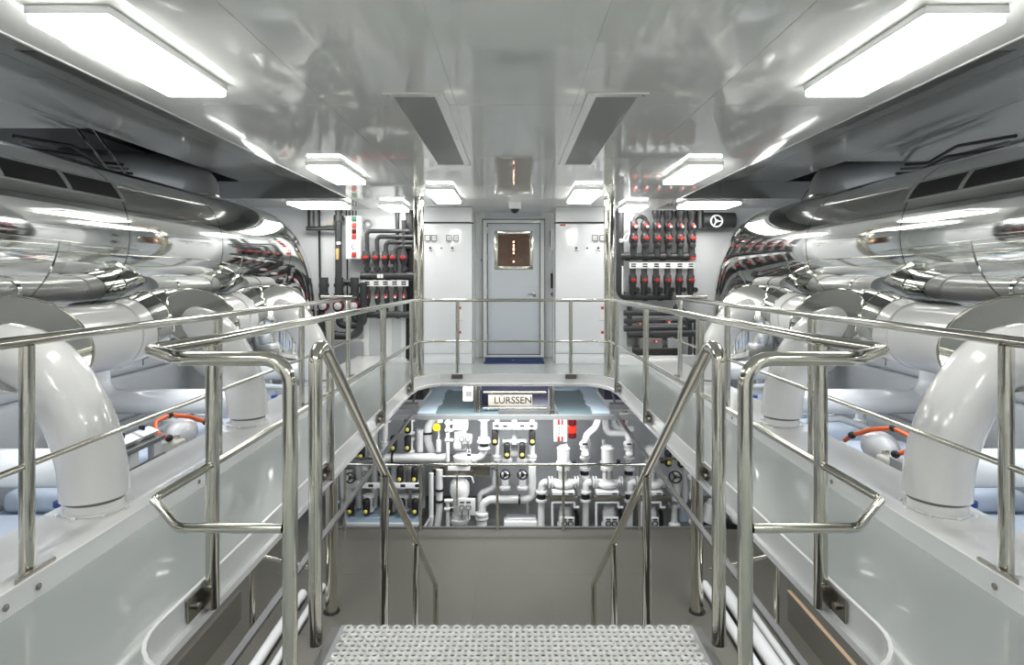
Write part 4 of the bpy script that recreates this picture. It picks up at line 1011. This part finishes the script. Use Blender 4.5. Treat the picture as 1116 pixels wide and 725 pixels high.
pipe_thing('twin_pipe', [(470, 516), (470, 566), (468, 577)], .036, 'slim white upright pipe beside the rail post, thinner of a pair', d=8.93)
pipe_thing('twin_pipe', [(479, 512), (479, 558), (476, 577)], .05, 'thicker white upright pipe with black clip, of a pair by the tank strainer', d=8.94, clips=((479, 534, Zz), (479, 546, Zz)))
single(MB().tube([L(470, 563, 8.86), L(463, 574, 8.86)], .02, 10), 'drain_pipe', 'machine', 'short slanting white drain pipe beside the rail post foot', 'pipe')
# ---------------------------------------------------------------- alarm box and lamp
t = thing('alarm_box', 'white alarm box with red and white striped column behind the pumps', 'alarm panel', L(607, 482, 9.3))
D6 = 9.32
pbox(MB(), 603.5, 618, 452, 481.5, D6, .12, .004).build('housing', 'paper', t)
for x0, x1 in ((607.6, 610.4), (611.6, 613.8)):
    for y0, y1 in ((455, 463.5), (476, 481)): pbox(MB(), x0, x1, y0, y1, D6 - .012, .011, .002).build('lens', 'red', t)
for y in (466, 469, 472): pbox(MB(), 608.4, 610, y, y + 1.4, D6 - .006, .005).build('symbol', 'ink', t)
t = thing('beacon_lamp', 'stacked dark and bright red beacon lamps beside the striped alarm box', 'beacon', L(623.5, 478, 9.3))
for y0, y1, m in ((453, 463.5, 'darkred'), (464.4, 471.8, 'redlamp'), (472.2, 477.6, 'darkred')):
    a = L(623.5, y1, D6); MB().lathe(a, Zz, [(0, .055), (.01, .066), ((y1 - y0) * D6 / F - .01, .066), ((y1 - y0) * D6 / F, .055)], 18).build('lens', m, t)
t = thing('alarm_box', 'second striped alarm box behind the white looped pipe, partly hidden', 'alarm panel', L(680, 466, 9.5))
pbox(MB(), 676, 685, 450, 466, 9.5, .1, .004).build('housing', 'paper', t); pbox(MB(), 678, 681, 453, 463, 9.49, .009).build('lens', 'red', t)
# ---------------------------------------------------------------- pumps on the table
def gauge_pair(t, px, py, d):
    for dx in (-3.4, 3.4):
        c = L(px + dx, py, d); g_ = MB().torus(c, Zy, .036, .008, 18, 8).build('gauge_rim', 'ink', t); MB().lathe(c + Vector((0, .012, 0)), (0, -1, 0), [(0, .034), (.004, .034)], 16).build('gauge_face', 'pale', g_)
        pbox(MB(), px + dx - 2.5, px + dx + 2.5, py - 5.2, py - 3.6, d + .005, .004).build('black_plate', 'ink', t)
PN = ('first upright white pump on the table, next to the four-valve rack', 'second upright white pump on the table, below the white looped pipes', 'third upright white pump, half hidden behind the stair handrail')
for i, px in enumerate((614, 662, 710)):
    t = thing('circulation_pump', PN[i], 'pump', L(px, 540, 9.0), 'circulation pumps')
    MB().lathe(L(px, 523, 9.0), Zz, [(0, .05), (.0, .075), (.12, .075), (.15, .10), (.20, .10), (.21, .09), (.45, .09), (.455, .098), (.47, .098), (.475, .085), (.50, .06), (.50, 0)], 24).build('motor', 'machine', t)
    MB().lathe(L(px, 505, 9.0), Zz, [(0, .112), (.02, .112)], 24).build('motor_flange', 'machine', t)
    MB().ball(L(px, 527, 9.0), .17, 1, .85, .42).build('volute', 'machine', t)
    MB().tube([L(px - 16, 525.5, 9.0), L(px + 16, 525.5, 9.0)], .05, 16).build('ports', 'machine', t)
    for dx in (-15.5, -12.5, 12.5, 15.5): flange(MB(), L(px + dx, 525.5, 9.0), Zx, .085, .022).build('flange', 'machine', t)
    pbox(MB(), px - 12, px + 12.5, 536.5, 540.2, 8.82, .36, .004).build('base_plate', 'machine', t)
    pbox(MB(), px - 5, px + 5, 532, 536.3, 8.95, .12, .004).build('pedestal', 'machine', t)
    pbox(MB(), px + 5.5, px + 10.5, 537.8, 539.2, 8.815, .0045).build('black_plate', 'ink', t)
    for dx in (-6.5, -1, 4.5): MB().cyl(L(px + dx, 513, 8.89), L(px + dx, 522, 8.89), .012, seg=8).build('tie_bolt', 'mid', t)
    MB().lathe(L(px + 10, 503, 8.95), Zx, [(0, .03), (.05, .03)], 10).build('cable_gland', 'ink', t)
    # inlet elbow with black joint
    inl = pipe_thing('inlet_pipe', [(px - 17.6, 525.5), (px - 23, 526.5), (px - 24, 533), (px - 24, 577)], .05, ('white inlet elbow of the first pump, beside the four-valve rack', 'white inlet elbow between the first and second pumps', 'white inlet elbow between the second and third pumps')[i], d=9.0,
               fl=((px - 24, 536, 9.0, Zz, .085), (px - 24, 545, 9.0, Zz, .085)), fil=.09)
    MB().lathe(L(px - 24, 543.2, 9.0), Zz, [(0, .062), (.075, .062)], 16).build('rubber_joint', 'ink', inl)
    if i < 2:
        # discharge riser with valve stack
        up = [(px + 19.6, 524.4, 9.08), (px + 21.5, 522.6, 9.16), (px + 23, 517, 9.15), (px + 23.5, 484, 9.12)]
        up += [(px + 23.5, 482), (px + 26, 474), (px + 35, 466), (px + 38, 458), (px + 38, 452)] if i == 0 else [(px + 23.5, 477, 9.16), (px + 20, 472.5, 9.2), (px + 2, 472.5, 9.2), (px - 1.5, 468, 9.2), (px - 2, 452, 9.2)]
        t = pipe_thing('discharge_pipe', up, .05, ('white discharge pipe of the first pump, swinging diagonally up under the bar', 'white discharge pipe of the second pump, looping back under the bar')[i], d=9.0, fil=.1,
                       fl=((px + 23.5, 519.5, 9.12, Zz, .085), (px + 23.5, 511, 9.12, Zz, .085), (px + 23.5, 499, 9.12, Zz, .08), (px + 23.5, 489, 9.12, Zz, .075)))
        MB().lathe(L(px + 23, 517, 9.15), Zz, [(0, .064), (.06, .064)], 16).build('joint', 'ink', t)
        MB().ball(L(px + 23.5, 484, 9.12), .08, 1.1, 1, .8).build('check_valve', 'machine', t)
        pbox(MB(), px + 21, px + 26, 483.4, 485.2, 8.90, .01).build('black_plate', 'ink', t)
        MB().ball(L(px + 24.5, 495, 8.97), .07, 1, 1, .7).build('valve_bonnet', 'machine', t)
        MB().box(L(px + 27.5, 0, 8.93).x, L(px + 29, 0, 8.93).x, 8.9, 8.95, L(0, 497, 8.93).z, L(0, 480, 8.93).z).build('valve_lever', 'mid', t)
pipe_thing('loop_pipe', [(669, 452, 9.36), (669, 462, 9.36), (674, 467.5, 9.36), (690, 468, 9.36)], .05, 'short white looped pipe behind the second pump discharge', fil=.12)
single(MB().tube([L(684, 452, 9.47), L(684, 474, 9.47)], .022, 12), 'drain_pipe', 'machine', 'thin white upright pipe beside the partly hidden striped box', 'pipe')
single(MB().tube([L(617, 481.8, 9.4), L(617, 489, 9.4)], .03, 12), 'pipe_stub', 'pale', 'pale pipe behind the first upright pump motor', 'pipe'); single(MB().tube([L(658, 479, 9.45), L(658, 500, 9.45)], .03, 12), 'pipe_stub', 'pale', 'pale pipe behind the second upright pump motor', 'pipe')
t = thing('pump_table', 'dark steel table under the three upright pumps with white square frames', 'table', L(650, 577, 9.0))
for x0, x1 in ((598, 630), (646.5, 677), (695, 732)): pbox(MB(), x0, x1, 541, 546, 8.84, .6, .003).build('top_beam', 'brushed', t)
for x0, x1 in ((602, 626), (650, 674), (699, 720)):
    f = MB().tube([L(x0, 577, 8.86), L(x0, 547.8, 8.86), L(x1, 547.8, 8.86), L(x1, 553, 8.86), L(x1 + 5, 553, 8.86)], .018, 8, fil=.01); f.build('square_frame', 'machine', t)
for i, px in enumerate((617, 665, 709)):
    t = thing('lower_pump', ('white motor pump with twin gauges under the first upright pump', 'white motor pump with twin gauges under the second upright pump', 'white motor pump with twin gauges under the third upright pump')[i], 'pump', L(px, 577, 9.0), 'lower motor pumps')
    MB().lathe(L(px - 1, 577.5, 9.03), Zz, [(0, .12), (.10, .12), (.12, .10), (.28, .10), (.30, .085), (.34, .085), (.36, .06), (.36, 0)], 22).build('motor', 'machine', t)
    pbox(MB(), px - 7, px + 9, 564, 576, 8.86, .03, .004).build('gauge_board', 'machine', t)
    gauge_pair(t, px + 1.5, 571, 8.845)
    MB().tube([L(px + 10, 556, 9.0), L(px + 12, 562, 9.0), L(px + 12, 577, 9.0)], .03, 10, fil=.03).build('cable', 'ink', t)
# ---------------------------------------------------------------- far end beyond the pumps
t = thing('gate_valve', 'black spoked handwheel valve beyond the pumps, under the valve-side curb', 'valve', L(737, 548, 8.95)); c = L(736, 520, 8.86); handwheel(t, c, .085, .013, 'ink', ax=(-.3, -1, 0)); MB().cyl(c, c + Vector((0, .14, 0)), .016).build('spindle', 'mid', t)
MB().lathe(L(737, 545, 9.02), Zz, [(0, .085), (.03, .085), (.05, .055), (.36, .055), (.39, .085), (.42, .085)], 16).build('body', 'machine', t)
pipe_thing('tall_pipe', [(747, 508, 9.1), (747, 545, 9.1), (741, 551, 9.1), (728, 551, 9.1)], .045, 'pale pipe beside the black handwheel beyond the pumps', m='pale', fil=.1)
t = thing('tundish', 'white drain funnel hanging under the valve-side curb', 'funnel', L(757, 528, 8.9)); MB().lathe(L(757, 528, 8.9), Zz, [(0, .03), (.06, .05), (.09, .10), (.13, .10)], 20).build('cup', 'machine', t); MB().cyl(L(757, 519, 8.9), L(757, 505, 8.9), .02).build('stem', 'pale', t)
t = thing('filter_bottle', 'pale green-white filter bottle beside the third lower pump', 'filter', L(735, 577, 8.95)); MB().lathe(L(735, 576, 8.95), Zz, [(0, .05), (.02, .085), (.07, .085), (.09, .05), (.30, .04), (.33, .06), (.36, .06)], 20).build('bottle', 'machine', t)
pbox(MB(), 731, 739, 548.5, 552, 8.9, .05, .004).build('head', 'mid', t)
t = thing('filter_bottle', 'tall grey filter housing under the valve-side curb, next to a dark motor', 'filter', L(757, 577, 8.95)); MB().lathe(L(757, 572, 8.95), Zz, [(0, .05), (.02, .085), (.06, .085), (.08, .055), (.34, .05), (.38, .075), (.46, .075), (.50, .05)], 20).build('bottle', 'pale', t)
t = thing('drive_motor', 'grey ribbed drive motor at the outer end beyond the filters', 'motor', L(772, 577, 8.95)); MB().lathe(L(772, 570, 9.0), (.25, 0, 1), [(0, .07), (.02, .11), (.26, .12), (.28, .09), (.34, .08), (.36, .03)], 20).build('motor_body', 'pale', t)
MB().lathe(L(768, 578, 8.9), Zx, [(0, .07), (.18, .07)], 14).build('coupling', 'mid', t); pbox(MB(), 760, 790, 576, 581, 8.85, .3, .01).build('foot', 'dark', t)
t = thing('drive_motor', 'dark motor with pale bracket visible between the handrail posts', 'motor', L(800, 577, 8.9)); MB().lathe(L(797, 566, 8.95), Zx, [(0, .09), (.03, .11), (.22, .11), (.26, .07)], 18).build('motor_body', 'pale', t); pbox(MB(), 795, 812, 571, 580, 8.85, .2, .01).build('foot', 'ink', t); pbox(MB(), 797, 808, 556, 559, 8.85, .2, .01).build('bracket', 'machine', t)
single(pbox(MB(), 741, 757, 556, 577, 9.3, .05), 'panel', 'iceblue', 'pale blue panel behind the filter bottles', 'panel')
single(pbox(MB(), 376, 366, 452, 505, 9.4, .05), 'back_panel', 'mid', 'dark grey panel behind the outermost black valve', 'panel')
# ---------------------------------------------------------------- under the landing: teal platforms, sign plate
PZ = -.595
for s in (-1, 1):
    t = thing('platform', f'teal platform with ragged pale blue border below the landing, {SIDE[s]}', 'platform', (s * .9, 9.3, PZ - .04))
    x0 = s * .62 if s > 0 else s * .22
    MB().box(x0, s * 1.30, 8.47, 10.35, PZ - .04, PZ).build('deck_plate', 'teal', t)
    rnd = random.Random(3); P = [(s * 1.33, 8.47), (s * 1.33, 10.38)]
    q = [(s * (1.10 + .035 * rnd.uniform(-1, 1)), 8.47 + 1.9 * k / 16) for k in range(17)][::-1]
    q[0] = (s * .30, 10.36); q.insert(1, (s * .30, 10.2)); q.insert(2, (s * 1.0, 10.18))
    MB().prism(P + q, PZ + .001, PZ + .03).build('border_strip', 'iceblue', t)
    sd = thing('side_rack', f'dark equipment rack beyond the teal platform under the landing, {SIDE[s]}', 'rack', (s * 1.9, 9.5, PZ))
    MB().box(s * 1.42, s * 2.4, 9.6, 10.3, PZ - .03, -.13).build('cabinet', 'navy' if s > 0 else 'dark', sd)
    for k in range(3): MB().cyl((s * (1.5 + .22 * k), 9.0 + .2 * k, PZ - .02), (s * (1.42 + .22 * k), 9.3 + .1 * k, -.12), .016 + .006 * (k % 2), seg=10).build('pipe', ('steel', 'mid', 'brushed')[k], sd)
    MB().box(s * 1.40, s * 2.4, 8.9, 9.0, PZ - .03, PZ + .05).build('beam', 'mid', sd)
t = thing('control_box', 'small beige control box with grey display hanging below the landing', 'control box', L(513, 437, 8.6))
pbox(MB(), 504.5, 515.5, 416.5, 437.5, 8.60, .1, .006).build('case', 'beige', t); pbox(MB(), 507.5, 514, 426.5, 432.5, 8.592, .007).build('display', 'mid', t); c = L(510.5, 421, 8.595); MB().lathe(c, (0, -1, 0), [(0, .014), (.008, .014)], 12).build('button', 'ink', t)
for px in (518.5, 603, 521.5, 600):
    single(MB().cyl(L(px, 451.5, 8.55), L(px, 418, 8.55), .016 if px in (518.5, 603) else .02, seg=12), 'support_post', 'brushed' if px in (518.5, 603) else 'steel', 'slim steel post below the landing beside the name plate', 'post', 'name plate posts')
single(pbox(MB(), 525, 597.5, 416, 441.5, 9.0, .1), 'backing_board', 'navy', 'dark navy board behind the name plate below the landing', 'board')
t = thing('name_plate', 'grey name plate with dark serif capitals held between two steel rails', 'sign', L(563, 444, 8.6))
for py in (427.5, 445): MB().tube([L(527, py, 8.62), L(595, py, 8.62)], .021, 12).build('rail', 'steel', t)
pl = pbox(MB(), 532, 580, 430.5, 442.5, 8.64, .02, .004).build('plate', mat('plate_grey', (158, 153, 142), .45, .2), t)
lettering('LÜRSSEN', .135, 'ink', t, tuple(L(559, 436.6, 8.637)))
# ---------------------------------------------------------------- pipes on the lower floor, seen between the stair posts
for s in (-1, 1):
    w = SIDE[s]
    for k, (x, r) in enumerate(((2.13, .05), (2.29, .07), (2.44, .04)) if s > 0 else ((2.14, .035), (2.30, .05))):
        t = thing('bilge_pipe', f'{("slim", "thicker", "thin outer")[k]} white pipe along the lower floor beside the stair on {w}', 'pipe', (s * x, 4.2, FLZ + .002))
        MB().tube([(s * x, 2.6, FLZ + .01 + r), (s * x, 6.75 - .2 * k, FLZ + .01 + r), (s * (x - .0), 6.85 - .2 * k, FLZ + .005 + r)], r, 16, fil=.1).build('pipe_run', 'machine', t)
        for y in (3.2, 4.4): flange(MB(), (s * x, y, FLZ + .012 + r), Zy, r + .008, .03).build('pipe_clip', 'ink', t)
# ================================================================ CAMERA, LIGHT, OUTPUT
cam = bpy.data.cameras.new('camera'); co = bpy.data.objects.new('camera', cam); COL.objects.link(co)
co.location = (CAMX, 0, EYE); co.rotation_euler = (PI / 2, 0, 0)
cam.sensor_fit = 'HORIZONTAL'; cam.sensor_width = 36; cam.lens = F / 1116 * 36
cam.shift_x = (558 - PCX) / 1116; cam.shift_y = -(362.5 - PCY) / 1116
cam.clip_start = .05
SC.camera = co
def area(name, loc, rot, sx, sy, power, rgb=(1, 1, 1)):
    l = bpy.data.lights.new(name, 'AREA'); l.shape = 'RECTANGLE'; l.size = sx; l.size_y = sy; l.energy = power; l.color = rgb
    o = bpy.data.objects.new(name, l); COL.objects.link(o); o.location = loc; o.rotation_euler = rot
    return o
for s in (-1, 1):
    # unseen fill lights added for the engine bays (cool white), walkway undersides and landing
    area('bay_fill', (s * 5.5, 4.5, 1.0), (0, s * PI / 2 * .75, 0), .3, 6, 55, (.93, .96, 1))
    area('bay_fill', (s * 2.75, 4.5, .50), (0, -s * .5, 0),   .12, 6, 12, (.86, .93, 1))
    area('under_walk_fill', (s * 2.15, 5.0, -.13), (0, 0, 0), .15, 5, 38)
area('platform_fill', (0, 8.6, -.67), (PI * .2, 0, 0), 2.4, .10, 22)  # unseen light added to brighten the machinery and its back wall
area('landing_fill', (0, 8.15, -.14), (PI / 2 * .45, 0, 0), 2.2, .12, 20)  # unseen light added to brighten the space below the landing
w = bpy.data.worlds.new('world'); SC.world = w; w.use_nodes = True
w.node_tree.nodes['Background'].inputs[0].default_value = (.8, .85, .9, 1); w.node_tree.nodes['Background'].inputs[1].default_value = .3
SC.view_settings.view_transform = 'Standard'; SC.view_settings.look = 'None'; SC.view_settings.gamma = 1; SC.view_settings.use_curve_mapping = False
SC.view_settings.exposure = 0.75
SC.cycles.use_denoising = True
SC.cycles.max_bounces = 14; SC.cycles.diffuse_bounces = 7; SC.cycles.glossy_bounces = 8
SC.cycles.sample_clamp_indirect = 6
SC.cycles.caustics_reflective = False; SC.cycles.caustics_refractive = False
